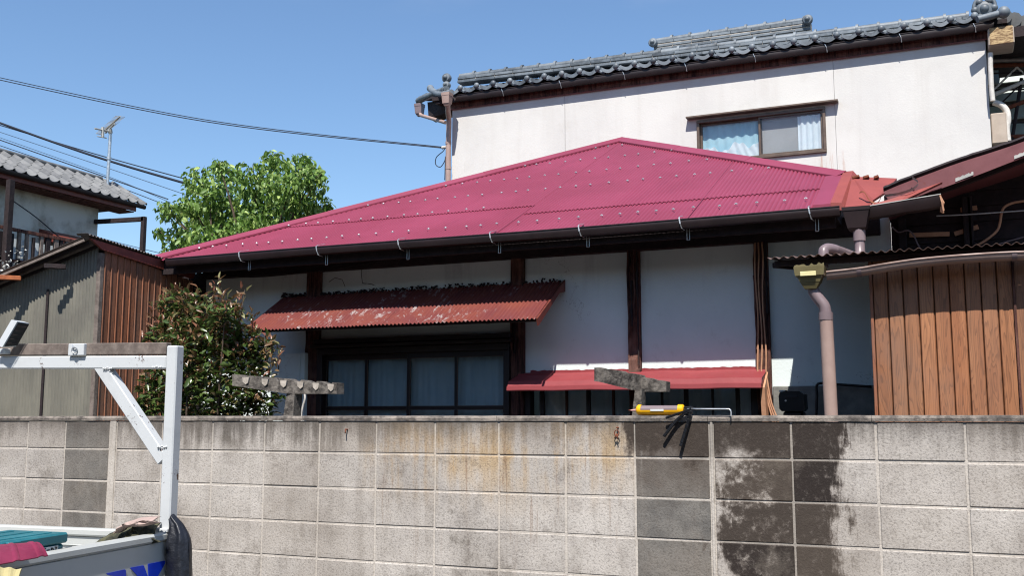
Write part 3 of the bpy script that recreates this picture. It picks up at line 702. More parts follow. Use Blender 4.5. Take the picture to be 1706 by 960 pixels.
    pl = MB().prism([(b-.02, YH-.01, 1.93), (b-.02, YH-.2, 1.80), (b-.02, YH-.16, 1.6), (b-.02, YH-.02, 1.3), (b-.02, YH-.01, 1.3)], (.03, 0, 0)); pl.build('hood_side_board', M['tan_cable'], t)
    # corrugated awning over the big window
    aw = thing('corrugated_awning', (-3.9, YH, 2.3), 'faded flaking red corrugated awning over the large sliding window', 'awning')
    aw.location = (-3.9, YH, 2.3)
    xa, xb = -5.14, -2.64; za, zb = 2.612, 2.285; Dv = V((0, -.535, zb-za)); Na = V((0, za-zb, -.535)); Na = V((0, -(za-zb), .535)).normalized()
    sh = MB(); mid = [xa, xa+.62, xa+1.25, xa+1.88, xb]
    for k in range(4):
        sh = MB(); r2 = random.Random(k); n = int((mid[k+1]+.03-mid[k])/.033*6); x0k = mid[k]
        def fn(u, v):
            xx = x0k+(min(mid[k+1]+.03, xb)-x0k)*u
            return V((xx, YH-.01, za))+Dv*v+Na*(.0065*cos(2*pi*xx/.033)+.002*(k % 2)+.006*mn.noise(V((xx*2, v*2, 0))))+V((0, -.012*mn.noise(V((xx*7, 3, 1)))*v, 0))
        sh.grid(fn, n, 6, -Na*.002); sh.build('corrugated_sheet', M['awning'], aw, 40)
    fr = MB(); 
    for xx in (xa+.03, -3.03, xb-.02): fr.bar((xx, YH-.01, za-.03), (xx, YH-.51, zb-.005), .03, .035, Z1)
    fr.bar((xa+.02, YH-.49, zb-.0), (xb-.02, YH-.49, zb-.0), .03, .03); fr.build('support_frame', M['timber_dark'], aw)
    e = MB(); e.prism([(xb+.004, YH-.005, za+.01), (xb+.004, YH-.56, zb+.0), (xb+.004, YH-.54, zb-.05), (xb+.004, YH-.12, za-.10), (xb+.004, YH-.005, za-.08)], (.012, 0, 0)); e.build('end_board', M['fascia_red'], aw)
    # ragged moss and dirt in the joint at the top
    ms = MB(); r2 = random.Random(5)
    for k in range(330):
        xx = xa+(xb-xa)*r2.random()**1.5 if mn.noise(V((k*.9, 0, 0))) > -.1 else xa+(xb-xa)*.75*r2.random(); zz = za+r2.uniform(-.01, .028)*(.5+abs(mn.noise(V((xx*3, 0, 0))))); s = r2.uniform(.003, .010)
        ms.cbox(V((xx, YH-.012-r2.uniform(0, .03), zz)), V((r2.uniform(-1, 1), r2.uniform(-1, 1), 1)).normalized(), X1, Y1, s, s*.7, s*.7, 0)
    ms.build('dry_moss', M['timber_dark'], aw, kind='stuff')
    # shutter case left of the window
    MB().box(-5.19, -4.86, YH-.09, YH-.002, .9, 2.13, .004).build('shutter_case', M['plaster'], t)
    MB().box(-4.93, -4.9, YH-.097, YH-.091, .9, 2.12, .002).build('case_strip', M['plaster'], t)
    # concrete plinth at the right, black pipe
    MB().box(-1.125, -.41, YH-.06, YH-.002, 0, 1.812, .006).build('plinth', M['grey_conc'], t)
    pp = smooth_path([onY(1360, 700, 6.98), onY(1361, 660, 6.98), onY(1363, 640, 6.98), onY(1395, 641, 6.98), onY(1452, 645, 6.98)], 5)
    MB().tube(pp, .009, 7).build('conduit', M['black_pipe'], t, 1)
    # red edge flashing at the cut roof end, orange valley sheet
    x = XC
    MB().hexa([(x-.02, YE-.06, ZE-.03), (x+.075, YE-.06, ZE-.035), (x+.085, YE+.8, ZE+.37), (x-.01, YE+.8, ZE+.37), (x-.02, YE-.06, ZE+.02), (x+.045, YE-.06, ZE+.012), (x+.055, YE+.8, ZE+.41), (x-.01, YE+.8, ZE+.41)]).build('edge_flashing', M['valley_red'], t)
    MB().hexa([(x-.13, YE-.035, ZE-.0), (x-.005, YE-.035, ZE-.0), (x-.005, YE+.76, ZE+.357), (x-.13, YE+.76, ZE+.357), (x-.13, YE-.035, ZE+.018), (x-.005, YE-.035, ZE+.018), (x-.005, YE+.76, ZE+.38), (x-.13, YE+.76, ZE+.38)]).build('edge_flashing', M['roof_red'], t)
    # slack wire under the eave
    pts = smooth_path([onY(x, y, YH-.08) for x, y in ((300, 452), (420, 462), (560, 447), (700, 425), (860, 408))], 6)
    MB().tube(pts, .004, 5).build('slack_wire', M['black_pipe'], t, 1)
    # cables clipped down the right post
    for k, dx in enumerate((-.028, -.006, .018)):
        pts = [(-1.185+dx, YH-.055, 2.8)]+[(-1.185+dx+.006*sin(z*9+k), YH-.06, z) for z in [2.7-.1*q for q in range(9)]]
        pts += [(-1.165+dx*.6, YH-.08, 1.84), (-1.14+dx*.5, YH-.09, 1.7), (-1.10+dx*.8, YH-.09, 1.55), (-1.09+dx, YH-.09, 1.3)]
        MB().tube(smooth_path(pts, 3), .006, 6).build('cable', M['tan_cable'], t, 1)
red_house()

# ---------------------------------------------------------------- roof tiles
def tile_mesh(w, l, amp, th, mat, name='roof_tile'):
    mb = MB()
    def fn(a, b):
        u = a*w; z = -amp*sin(pi*min(1, a/.72))*.9 if a < .72 else amp*.9*sin(pi*(a-.72)/.28)
        return V((u, b*l, z + (0.0)))
    mb.grid(fn, 12, 1, (0, 0, -th)); return mb.mesh(name, mat, V((0, 0, 0)), 50)
def cap_tile_mesh(L, r, mat, collar=True):
    mb = MB(); mb.lathe((0, 0, 0), X1, [(0, r*.92), (L*.86, r), (L*.86, r*1.35), (L*.98, r*1.35), (L*.98, r*.95)], 12); return mb.mesh('ridge_cap', mat, V((0, 0, 0)), 40)

def white_house():
    rnd = random.Random(11); YH = 13.5; xl, xr = -6.8, .56
    t = thing('white_house', (-3, YH, 0), 'two storey white rendered house with grey tiled roof standing behind the red roof', 'house')
    # front wall in three slabs with fine vertical joints, opening for the window
    wx0, wx1, wz0, wz1 = -3.06, -1.37, 5.02, 5.63; zt = 6.34
    js = [xl, onY(941, 160, YH).x, wx1+.12, xr]
    MB().box(js[0], js[1]-.003, YH, YH+.15, 0, zt).build('wall_panel', M['render'], t)
    MB().box(js[1]+.003, wx0, YH, YH+.15, 0, zt).build('wall_panel', M['render'], t)
    MB().box(wx0, wx1, YH+.001, YH+.15, 0, wz0).build('wall_panel', M['render'], t)
    MB().box(wx0, wx1, YH+.001, YH+.15, wz1, zt).build('wall_panel', M['render'], t)
    MB().box(wx1, js[2]-.002, YH, YH+.15, 0, zt).build('wall_panel', M['render'], t)
    MB().box(js[2]+.002, xr, YH+.002, YH+.15, 0, zt).build('wall_panel', M['render'], t)
    MB().box(xl, xl+.12, YH+.151, 19, 0, zt).build('side_wall', M['render'], t)
    MB().box(xr-.12, xr, YH+.151, 19, 0, zt).build('side_wall', M['render'], t)
    MB().box(xl, xr, 18.9, 19, 0, zt).build('back_wall', M['render'], t)
    # window
    fr = MB(); y = YH-.03; th = .036
    fr.box(wx0, wx1, y, y+.12, wz1-th, wz1, .004); fr.box(wx0, wx1, y, y+.12, wz0, wz0+th, .004); fr.box(wx0, wx0+th, y+.001, y+.119, wz0+th, wz1-th, .003); fr.box(wx1-th, wx1, y+.001, y+.119, wz0+th, wz1-th, .003)
    wf = fr.build('window', M['bronze'], t)
    mid = (wx0+wx1)/2
    for k, (a, b, yy) in enumerate(((wx0+th, mid+.02, y+.07), (mid-.02, wx1-th, y+.03))):
        s = MB(); q = .027
        s.box(a, b, yy, yy+.025, wz1-th-q, wz1-th-.001, .002); s.box(a, b, yy, yy+.025, wz0+th+.001, wz0+th+q, .002); s.box(a, a+q, yy+.001, yy+.024, wz0+th+q, wz1-th-q, .002); s.box(b-q, b, yy+.001, yy+.024, wz0+th+q, wz1-th-q, .002)
        s.build('sash', M['bronze'], wf)
        MB().box(a+q, b-q, yy+.01, yy+.014, wz0+th+q, wz1-th-q).build('pane', M['glass_sky'], wf)
    c = MB(); c.grid(lambda u, v: V((wx0+.06+(mid-wx0-.06)*u, y+.11+.008*sin(u*40), wz0+.03+.56*v)), 60, 2, (0, .005, 0)); c.build('blue_curtain', M['curtain_blue'], wf, 60)
    c = MB(); c.grid(lambda u, v: V((wx0+.06+(mid-wx0-.08)*u, y+.098+.006*sin(u*50+v*6), wz0+.03+(.16+.05*sin(u*13)+.07*u+.02*sin(u*37))*v)), 60, 6, (0, .004, 0)); c.build('white_cloth', M['curtain_white'], wf, 60)
    MB().box(mid+.01, wx1-.03, y+.085, y+.095, wz0+.02, wz1-.02).build('grey_blind', M['grey_in'], wf)
    c = MB(); c.grid(lambda u, v: V((wx1-.36+.31*u, y+.065+.010*sin(u*26), wz0+.03+.5*v)), 40, 2, (0, .005, 0)); c.build('white_curtain', M['curtain_white'], wf, 60)
    MB().box(wx0-.13, wx1+.17, YH-.11, YH-.001, wz1+.03, wz1+.055, .004).build('window_canopy', M['bronze'], t)
    # eave: wood band, soffit, gutter
    zE = 6.40
    MB().box(xl-.02, xr+.05, YH-.022, YH-.002, 6.245, 6.36, .006).build('eave_beam', M['timber'], t)
    MB().box(xl-.02, xr+.05, YH-.03, YH-.024, 6.24, 6.256, .002).build('beam_trim', M['fascia_red'], t)
    MB().box(xl-.25, xr+.22, YH-.06, YH+.1, 6.365, 6.39, .004).build('soffit', M['timber_dark'], t)
    MB().box(xl-.25, xr+.2, YH-.075, YH-.05, 6.345, 6.43, .004).build('fascia', M['timber_dark'], t)
    g = MB(); pr = [(-.05, .04), (-.048, -.01), (-.03, -.045), (.0, -.05), (.03, -.045), (.045, .03)]
    gx0, gx1 = xl-.02, xr+.1
    g.grid(lambda a, b: V((gx0+(gx1-gx0)*a, YH-.115+pr[round(b*5)][0]*.9, 6.375+pr[round(b*5)][1])), 4, 5, (0, .002, .003)); g.tube([(gx0, YH-.162, 6.415), (gx1, YH-.162, 6.415)], .006, 6)
    g.build('gutter', M['dark_metal'], t, 40)
    for p in (835, 931, 1037, 1140, 1255, 1375, 1500, 1625):
        x = onY(p, 100, YH-.17).x; mb = MB(); mb.bar((x, YH-.17, 6.42), (x+.02, YH-.168, 6.37), .010, .004, Y1); mb.bar((x+.02, YH-.166, 6.37), (x+.025, YH-.14, 6.31), .010, .004, Y1)
        mb.build('gutter_hanger', M['galv'], t)
    # tiles
    S = .30; tm = tile_mesh(.275, .30, .035, .02, M['tile']); kb = MB(); kb.ball((0, 0, 0), .044, 10, 7, (1, .7, 1)); km = kb.mesh('tile_knob', M['tile'], V((0, 0, 0)), 60)
    sw = MB(); sw.grid(lambda a, b: V((.07+.20*a, -.008, -.01-.045*sin(pi*a)-.0+b*.05)), 8, 1, (0, .02, 0)); swm = sw.mesh('tile_skirt', M['tile'], V((0, 0, 0)), 40)
    xs0 = xl-.06; n = 28; zE = 6.475; pit = (xr+.15-xs0)/n
    for k in range(n):
        for r in range(3):
            yy = YH-.18+.235*r; zz = zE+.01+S*.235*r
            o = inst('roof_tile', tm, t, (xs0+pit*k, yy, zz+rnd.uniform(-.002, .002))); o.rotation_euler = (math.atan(S)+.05, 0, rnd.uniform(-.01, .01))
            if r == 0:
                q = inst('tile_knob', km, t, (xs0+pit*k+.01, yy-.005, zz+.028)); inst('tile_skirt', swm, t, (xs0+pit*k, yy, zz-.004))
    # roof slab below the tiles, back to the ridge
    MB().hexa([(xl-.3, YH-.1, 6.395), (xr+.25, YH-.1, 6.395), (xr+.25, 19.3, 6.395), (xl-.3, 19.3, 6.395), (xl-.3, YH-.1, 6.45), (xr+.25, YH-.1, 6.45), (xr+.25, YH+.3, 6.55), (xl-.3, YH+.3, 6.55)]).build('roof_deck', M['timber_dark'], t)
    # low ridge close behind the eave
    def ridge(pa, pb, layers, w, lh, capL, r, mat, ratio=1):
        pa, pb = V(pa), V(pb); d = (pb-pa); L = d.length; d.normalize(); sd = V((-d.y, d.x, 0)).normalized(); up = sd.cross(d)*-1
        if up.z < 0: up = -up
        for j in range(layers):
            x = 0; off = up*(lh*j)
            while x < L-.02:
                l = min(.31*rnd.uniform(.95, 1.05)*ratio, L-x); m = MB(); m.cbox(pa+d*(x+l/2)+off+up*lh/2, d, sd, up, l/2-.002, w/2*(1-.06*j), lh*.36, .006); m.build('ridge_course', mat, t); x += l
        m = MB(); m.bar(pa+up*lh*.5, pa+d*L+up*lh*.5, w*.8, lh*layers*.6, up); m.v = [p+up*lh*(layers-1)*.45 for p in m.v]; m.build('ridge_core', M['mortar'], t)
        cm = cap_tile_mesh(capL, r, mat); k = 0; x = 0
        while x < L-capL*.7:
            o = inst('ridge_cap', cm, t, pa+d*x+up*(lh*layers+r*.35)); o.rotation_mode = 'QUATERNION'; o.rotation_quaternion = d.to_track_quat('X', 'Z'); x += capL*.98
    RA = onY(756, 136, YH+.25); RB = onY(1632, 30, YH+.25); zz = (RA.z+RB.z)/2
    print('ridge z', RA, RB)
    ridge((xl-.0, YH+.25, RA.z-.07), (RB.x, YH+.25, RB.z-.09), 2, .20, .055, .272, .055, M['tile'])
    UA = onY(1092, 90, YH+2.0); UB = onY(1352, 58, YH+2.0); print(UA, UB)
    ridge(UA-V((0, 0, .05)), UB-V((0, 0, .02)), 4, .24, .058, .30, .06, M['tile'])
    # roof plane between low ridge and upper ridge
    MB().hexa([(xl, YH+.2, 6.4), (xr+.2, YH+.2, 6.4), (xr+.2, YH+2.2, 6.5), (xl, YH+2.2, 6.5), (xl, YH+.2, 6.62), (xr+.2, YH+.2, 6.62), (xr+.2, YH+2.1, 7.2), (xl+2.2, YH+2.1, 7.2)]).build('roof_plane', M['tile'], t)
    # ornamental end tiles
    def ornament(p, s, big=False):
        m = MB(); p = V(p); m.lathe(p, -Y1, [(0, s*.9), (.05, s), (.08, s*.8), (.085, s*.5), (.10, s*.45), (.12, s*.2)], 16)
        if big:
            for a in range(6): m.ball(p+V((s*cos(a*pi/3), -.05, s*sin(a*pi/3))), s*.42, 8, 6)
            m.tube([p+V((s*1.1*cos(a), -.06, s*1.25*sin(a)+s*.2)) for a in [pi*q/10 for q in range(11)]], s*.22, 8)
        m.build('end_tile', M['tile'], t, 50)
    ornament(onY(746, 131, YH+.1), .075); ornament(onY(746, 143, YH-.05), .06)
    ornament(onY(1640, 17, YH+.1), .11, True); ornament(onY(1346, 34, YH+1.9), .08); ornament(onY(1089, 72, YH+1.9), .075)
    m = MB(); pts = smooth_path([onY(1628, 32, YH-.35), onY(1648, 27, YH-.3), (onY(1664, 22, YH-.25)), onY(1672, 16, YH-.22)], 5); m.tube(pts, .045, 10); m.ball(onY(1672, 20, YH-.25), .075, 12, 8); m.build('verge_roll', M['tile'], t, 60)
    m = MB(); pts = smooth_path([onY(752, 154, YH-.35), onY(735, 157, YH-.1), onY(722, 152, YH+.2), onY(717, 147, YH+.4)], 5); m.tube(pts, [.05]*(len(pts)-1)+[.06], 10); m.build('verge_roll', M['tile'], t, 60)
    # left verge overhang
    Lp = [onY(757, 170, YH-.25), onY(708, 168, YH+.35), onY(700, 164, YH+.6), onY(740, 156, YH-.3)]
    MB().prism([Lp[0], Lp[1], Lp[2], Lp[3]], (0, .05, .07)).build('verge_slab', M['timber_dark'], t)
    MB().prism([onY(752, 185, YH+.0), onY(714, 197, YH+.35), onY(712, 170, YH+.4), onY(752, 166, YH-.05)], (0, .25, 0)).build('verge_box', M['timber_dark'], t)
    m = MB(); m.tube([onY(744, 151, YH-.2)+V((0, 0, .03)), onY(700, 165, YH+.6)], .05, 8); m.tube([onY(712, 160, YH+.5), onY(697, 168, YH+.75)], .055, 8); m.build('verge_tiles', M['tile'], t, 60)
    # conductor heads and pipes
    def head(p, s, mat, nm='conductor_head'):
        m = MB(); p = V(p)
        for (z0, z1, a0, a1) in ((0, .035*s/.1, 1, 1.02), (-.09*s/.1, 0, .8, .95), (-.12*s/.1, -.09*s/.1, .45, .75)):
            m.hexa([p+V((x*s*.5*a0, y*s*.5*a0, z0)) for x, y in ((-1, -1), (1, -1), (1, 1), (-1, 1))]+[p+V((x*s*.5*a1, y*s*.5*a1, z1)) for x, y in ((-1, -1), (1, -1), (1, 1), (-1, 1))])
        m.build(nm, mat, t)
    head(onY(745, 160, YH-.4), .13, M['pipe_tan']); head(onY(699, 178, YH+.6), .13, M['pipe_grey'])
    px = onY(747, 240, YH-.08).x
    m = MB(); m.tube(smooth_path([onY(746, 172, YH-.4), onY(746, 180, YH-.35), onY(747, 190, YH-.2), onY(748, 203, YH-.09), (px, YH-.08, 5.6)], 4)+[(px, YH-.08, 2)], .042, 10); m.build('downpipe', M['pipe_tan'], t, 60)
    m = MB(); m.tube([onY(699, 185, YH+.6), onY(701, 192, YH+.55), onY(742, 204, YH-.02)], .028, 8); m.build('branch_pipe', M['pipe_tan'], t, 60)
    for y in (238, 280): MB().lathe(onY(747, y, YH-.08), Z1, [(-.02, .046), (.02, .046)], 12).build('pipe_collar', M['pipe_tan'], t)
    # right corner bits
    m = MB(); m.box(onY(1646, 60, YH-.2).x, onY(1690, 60, YH-.2).x, YH-.2, YH+.2, onY(1670, 82, YH-.2).z+.07, onY(1670, 42, YH-.2).z-.02, .01); m.build('gable_box', M['beige_box'], t)
    m = MB(); m.box(onY(1649, 60, YH-.21).x, onY(1688, 60, YH-.21).x, YH-.21, YH-.202, onY(1670, 72, YH-.2).z, onY(1670, 44, YH-.2).z); m.build('weathered_board', M['ply'], t)
    for k in range(3):
        a, b = onY(1672+16*k, 30+5*k, YH+.2+.1*k), onY(1690+18*k, 36+5*k, YH+.3+.1*k); MB().tube([a+V((0, -.2, -.05)), a+V((0, .8, .2))], .09, 10).build('roof_tile', M['tile_pale'], t, 60)
    MB().box(xr+.2, xr+1.6, YH-.1, YH+1.5, 6.2, 6.33).build('side_roof', M['timber_dark'], t)
white_house()

# ---------------------------------------------------------------- structure beyond the right corner
def far_right():
    t = thing('steel_stair', onY(1690, 690, 14.4), 'rusting white steel stair frame against grey green louvres at the far right', 'staircase')
    Yb = 15.2; xa = .6
    for k in range(14):
        z = 4.2+.26*k
        if z > 6.6: break
        MB().cbox(V((xa+1.3, Yb, z)), X1, V((0, .94, -.34)), V((0, .34, .94)), 1.3, .012, .12, .004).build('louvre_panel', M['louvre'], t)
    MB().box(xa-.1, xa+2.6, Yb+.08, Yb+.12, 0, 6.6).build('back_panel', M['grey_conc'], t)
    def rod(a, b, r, mat, Yp=14.2, nm='stair_rail'): MB().tube([onY(*a, Yp), onY(*b, Yp)], r, 8).build(nm, mat, t, 60)
    rod((1650, 101), (1730, 99), .028, M['pale_metal']); rod((1652, 109), (1730, 107), .03, M['rust'])
    rod((1650, 160), (1730, 126), .03, M['whitewash']); rod((1655, 150), (1698, 108), .013, M['whitewash']); rod((1690, 108), (1720, 135), .013, M['whitewash'])
    rod((1676, 181), (1730, 160), .028, M['rust']); rod((1662, 178), (1700, 140), .01, M['timber_dark']); rod((1702, 130), (1686, 235), .022, M['timber_dark']); rod((1680, 227), (1730, 226), .025, M['rust'])
    rod((1652, 86), (1706, 84), .02, M['pale_metal'])
    for y in (122, 150, 205): rod((1655, y), (1730, y-2), .012, M['timber_dark'])
    m = MB(); p = onY(1653, 240, 13.7); q = onY(1676, 187, 13.7)
    m.box(p.x, q.x, 13.68, 13.9, p.z, q.z, .01); b = m.build('utility_box', M['beige_box'], None, top=(p.x, 13.68, p.z)); tag(b, 'beige metal utility box behind the right corner of the white house', 'box')
    pts = smooth_path([onY(x, y, 13.75) for x, y in ((1655, 170), (1668, 175), (1677, 185), (1679, 200), (1677, 215), (1679, 235))], 5)
    o = MB().tube(pts, .04, 8).build('insulated_pipe', M['whitewash'], None, 60, top=pts[-1]); tag(o, 'pale wrapped pipe curling beside the beige utility box', 'pipe')
    pts = [onY(1650, 88, 13.4), onY(1650, 110, 13.4), onY(1652, 150, 13.4), onY(1654, 168, 13.4)]
    o = MB().tube(pts, .03, 8).build('corner_pipe', M['whitewash'], None, 60, top=pts[-1]); tag(o, 'short white pipe down the top right corner of the white wall', 'pipe')
far_right()

# ---------------------------------------------------------------- dark timber house at the right with the maroon verge
def timber_house():
    rnd = random.Random(3); YW = 7.12
    t = thing('timber_house', (1, YW, 0), 'dark weathered timber house with a sagging maroon metal roof edge at right', 'house')
    z = 2.0
    while z < 3.62:
        h = rnd.uniform(.09, .13); xl = -.335 if z < 2.9 else -.30+(z-2.9)*3.2
        m = MB(); m.grid(lambda a, b: V((xl+(2.15-xl)*a, YW-.004-.012*(1-b)+.006*mn.noise(V((a*14, z*5, b))), z+h*b*.98)), 30, 2, (0, .02, 0)); m.build('wall_board', M['timber_dark'], t)
        z += h
    MB().prism([(-.335, YW+.03, 0), (2.15, YW+.03, 0), (2.15, YW+.03, 3.72), (-.30, YW+.03, 3.02), (-.335, YW+.03, 2.9)], (0, .09, 0)).build('wall_core', M['room'], t)
    for x in (-.29, .1, .13, .9): MB().box(x, x+(.05 if x < .12 else .03), YW-.07, YW-.02, 2.0, 2.98+.28*x, .004).build('batten', M['timber_dark'], t)
    for (a, b, yz) in (((1515, 392), (1582, 390), .03), ((1590, 390), (1630, 378), .03), ((1600, 350), (1628, 346), .03)):
        p, q = onY(*a, YW-.03), onY(*b, YW-.03); MB().bar(p, q, .012, .03, Z1, .002).build('bare_lath', M['tan_cable'], t)
    # roof: upward sweeping verge in front, slab behind
    low = [(1484, 341), (1500, 336), (1540, 324), (1600, 303), (1650, 284), (1706, 262), (1780, 232), (1950, 164), (2150, 86), (2400, -10)]
    up = [(1472, 320), (1500, 308), (1545, 291), (1600, 271), (1650, 255), (1706, 236), (1780, 206), (1950, 138), (2150, 60), (2400, -36)]
    YV = 6.5; lo = smooth_path([onY(x, y, YV) for x, y in low], 5); hi = smooth_path([onY(x, y, YV) for x, y in up], 5); n = len(lo)
    m = MB(); m.grid(lambda a, b: lo[round(a*(n-1))].lerp(hi[round(a*(n-1))], b)+V((0, -.01+.004*mn.noise(V((a*20, b*2, 1))), 0)), n-1, 4, (0, .008, 0)); m.build('verge_sheet', M['verge_red'], t, 40)
    m = MB(); pr = [(0, .004), (-.02, .018), (0, .034), (.05, .03)]
    m.grid(lambda a, b: hi[round(a*(n-1))]+V((0, pr[round(b*3)][0], pr[round(b*3)][1]+.004*mn.noise(V((a*30, 0, 0))))), n-1, 3, (0, .004, -.004)); m.build('verge_cap', M['timber_dark'], t)
    dk = MB(); dk.grid(lambda a, b: hi[round(a*(n-1))]+V((0, .02+4.2*b, -.02)), n-1, 1, (0, 0, -.05)); dk.build('roof_deck', M['verge_red'], t)
    for yy in (6.62,): 
        dk = MB(); dk.grid(lambda a, b: lo[round(a*(n-1))]+V((.0, .12, -.0+.08*b)), n-1, 1, (0, .04, 0)); dk.build('barge_board', M['timber_dark'], t)
    # peeled pale edge patches
    for (x0, x1) in ((1592, 1622), (1690, 1725)):
        f = lambda x: onY(x, 303-(x-1600)*.385, YV-.016); m = MB(); m.grid(lambda a, b: f(x0+(x1-x0)*a)+V((0, 0, .012+b*(.02+.012*mn.noise(V((a*9, x0, 0)))))), 12, 1, (0, .003, 0)); m.build('peeled_edge', M['pale_metal'], t)
    # orange valley sheets between the roofs
    P = lambda x, y, Y: onY(x, y, Y)
    v = MB()
    A = [P(1408, 345, 6.40), P(1420, 294, 7.15), P(1436, 296, 7.2), P(1494, 297, 7.2), P(1475, 320, 6.62), P(1455, 333, 6.5), P(1480, 336, 6.48), P(1484, 340, 6.46), P(1448, 345, 6.42)]
    v.add([A[0], A[1], A[2], A[3], A[4], A[5], A[8]], [(0, 6, 5, 4, 3, 2, 1)]); n0 = len(v.v)
    v.v += [p+V((0, .01, -.012)) for p in v.v[:n0]]; v.f += [tuple(i+n0 for i in reversed(v.f[0]))]+[(i, (i+1) % 7, (i+1) % 7+n0, i+n0) for i in range(7)]
    v.build('valley_sheet', M['valley_red'], t)
    v = MB().prism([P(1450, 341, 6.40), P(1482, 332, 6.42), P(1512, 322, 6.46), P(1570, 303, 6.47), P(1500, 336, 6.41), P(1455, 349, 6.38)], (0, .01, -.01)); v.build('valley_sheet', M['valley_red'], t)
    # torn dark edge curl
    c = MB(); pts = smooth_path([P(1432, 320, 6.60), P(1440, 322, 6.55), P(1448, 330, 6.5), P(1462, 334, 6.45), P(1469, 326, 6.45), P(1470, 320, 6.46)], 5)
    c.grid(lambda a, b: pts[round(a*(len(pts)-1))]+V((0, -.02*b, -.014*b+.012*sin(a*9))), len(pts)-1, 1, (0, .004, 0)); c.build('torn_edge', M['rust'], t)
    c = MB(); pts = smooth_path([P(1474, 328, 6.44), P(1500, 324, 6.44), P(1522, 316, 6.44), P(1530, 306, 6.45), P(1520, 298, 6.46)], 5); c.grid(lambda a, b: pts[round(a*(len(pts)-1))]+V((0, -.012*b, .012*b)), len(pts)-1, 1, (0, .003, 0)); c.build('torn_edge', M['pale_metal'], t)
    for k in range(3):
        MB().bar(P(1420+18*k, 297, 7.1), P(1432+16*k, 294, 7.1), .05, .018).build('loose_flashing', M['rust'], t)
    # short box gutter
    a, b = P(1446, 351, 6.38), P(1568, 331, 6.38); pr = [(-.05, .015), (-.048, -.02), (-.03, -.052), (.04, -.052), (.05, .015)]
    m = MB(); m.grid(lambda u, w: a.lerp(b, u)+V((0, pr[round(w*4)][0], pr[round(w*4)][1]+.003*mn.noise(V((u*12, w, 0))))), 16, 4, (0, .003, .003)); m.build('gutter', M['dark_metal'], t, 30)
    MB().tube([a+V((0, -.05, .017)), b+V((0, -.05, .017))], .0035, 6).build('gutter_lip', M['pale_metal'], t, 60)
    m = MB(); r3 = random.Random(8)
    for k in range(7): m.tube([b+V((-.005, -.05+.02*k/2, .01)), b+V((.012*r3.random(), -.05+.02*k/2, -.03)), b+V((-.01+.02*r3.random(), -.04+.012*k, -.08))], .006, 5)
    m.build('gutter_end', M['tan_cable'], t)
    # cables on the wall
    for i, (pp, r, mt) in enumerate((([(1740, 334), (1706, 335), (1682, 340), (1670, 350), (1666, 372), (1660, 386), (1640, 402), (1622, 412)], .0085, 'tan_cable'),
                                     ([(1486, 378), (1497, 387), (1512, 384), (1522, 392), (1528, 405), (1534, 416)], .005, 'pipe_grey'), ([(1560, 360), (1620, 357), (1706, 351), (1760, 348)], .005, 'galv'),
                                     ([(1655, 410), (1680, 402), (1706, 395), (1760, 380)], .004, 'pipe_grey'))):
        MB().tube(smooth_path([P(x, y, YW-.1-.02*i) for x, y in pp], 5), r, 7).build('wall_cable', M[mt], t, 60)
    # hopper and pipe
    m = MB(); c0 = V((-.487, 6.33, 2.845))
    for (z0, z1, a0, a1) in ((-.022, .0, .078, .08), (-.125, -.023, .052, .074), (-.14, -.126, .036, .05)):
        m.hexa([c0+V((x*a0, y*a0*.8, z0)) for x, y in ((-1, -1), (1, -1), (1, 1), (-1, 1))]+[c0+V((x*a1, y*a1*.8, z1)) for x, y in ((-1, -1), (1, -1), (1, 1), (-1, 1))])
    m.build('rain_hopper', M['dark_metal'], t)
    m = MB(); m.tube([c0+V((.01, 0, -.13)), c0+V((.01, 0, -.20))], .036, 14); m.build('pipe_socket', M['pipe_grey'], t, 60)
    e = onY(1375, 420, 5.68)
    pts = [c0+V((.01, 0, -.19)), c0+V((.01, 0, -.27)), c0+V((.005, -.03, -.30))]
    MB().tube(pts, .03, 14).build('hopper_pipe', M['pipe_grey'], t, 60)
    pts = [c0+V((.0, -.02, -.305)), onY(1390, 416, 5.7), onY(1380, 414, 5.66), onY(1373, 417, 5.64), onY(1372, 424, 5.63), onY(1371, 446, 5.62)]
    MB().tube([pts[0], pts[1]]+smooth_path(pts[1:], 5), .028, 14).build('cross_pipe', M['pipe_grey'], t, 60)
timber_house()

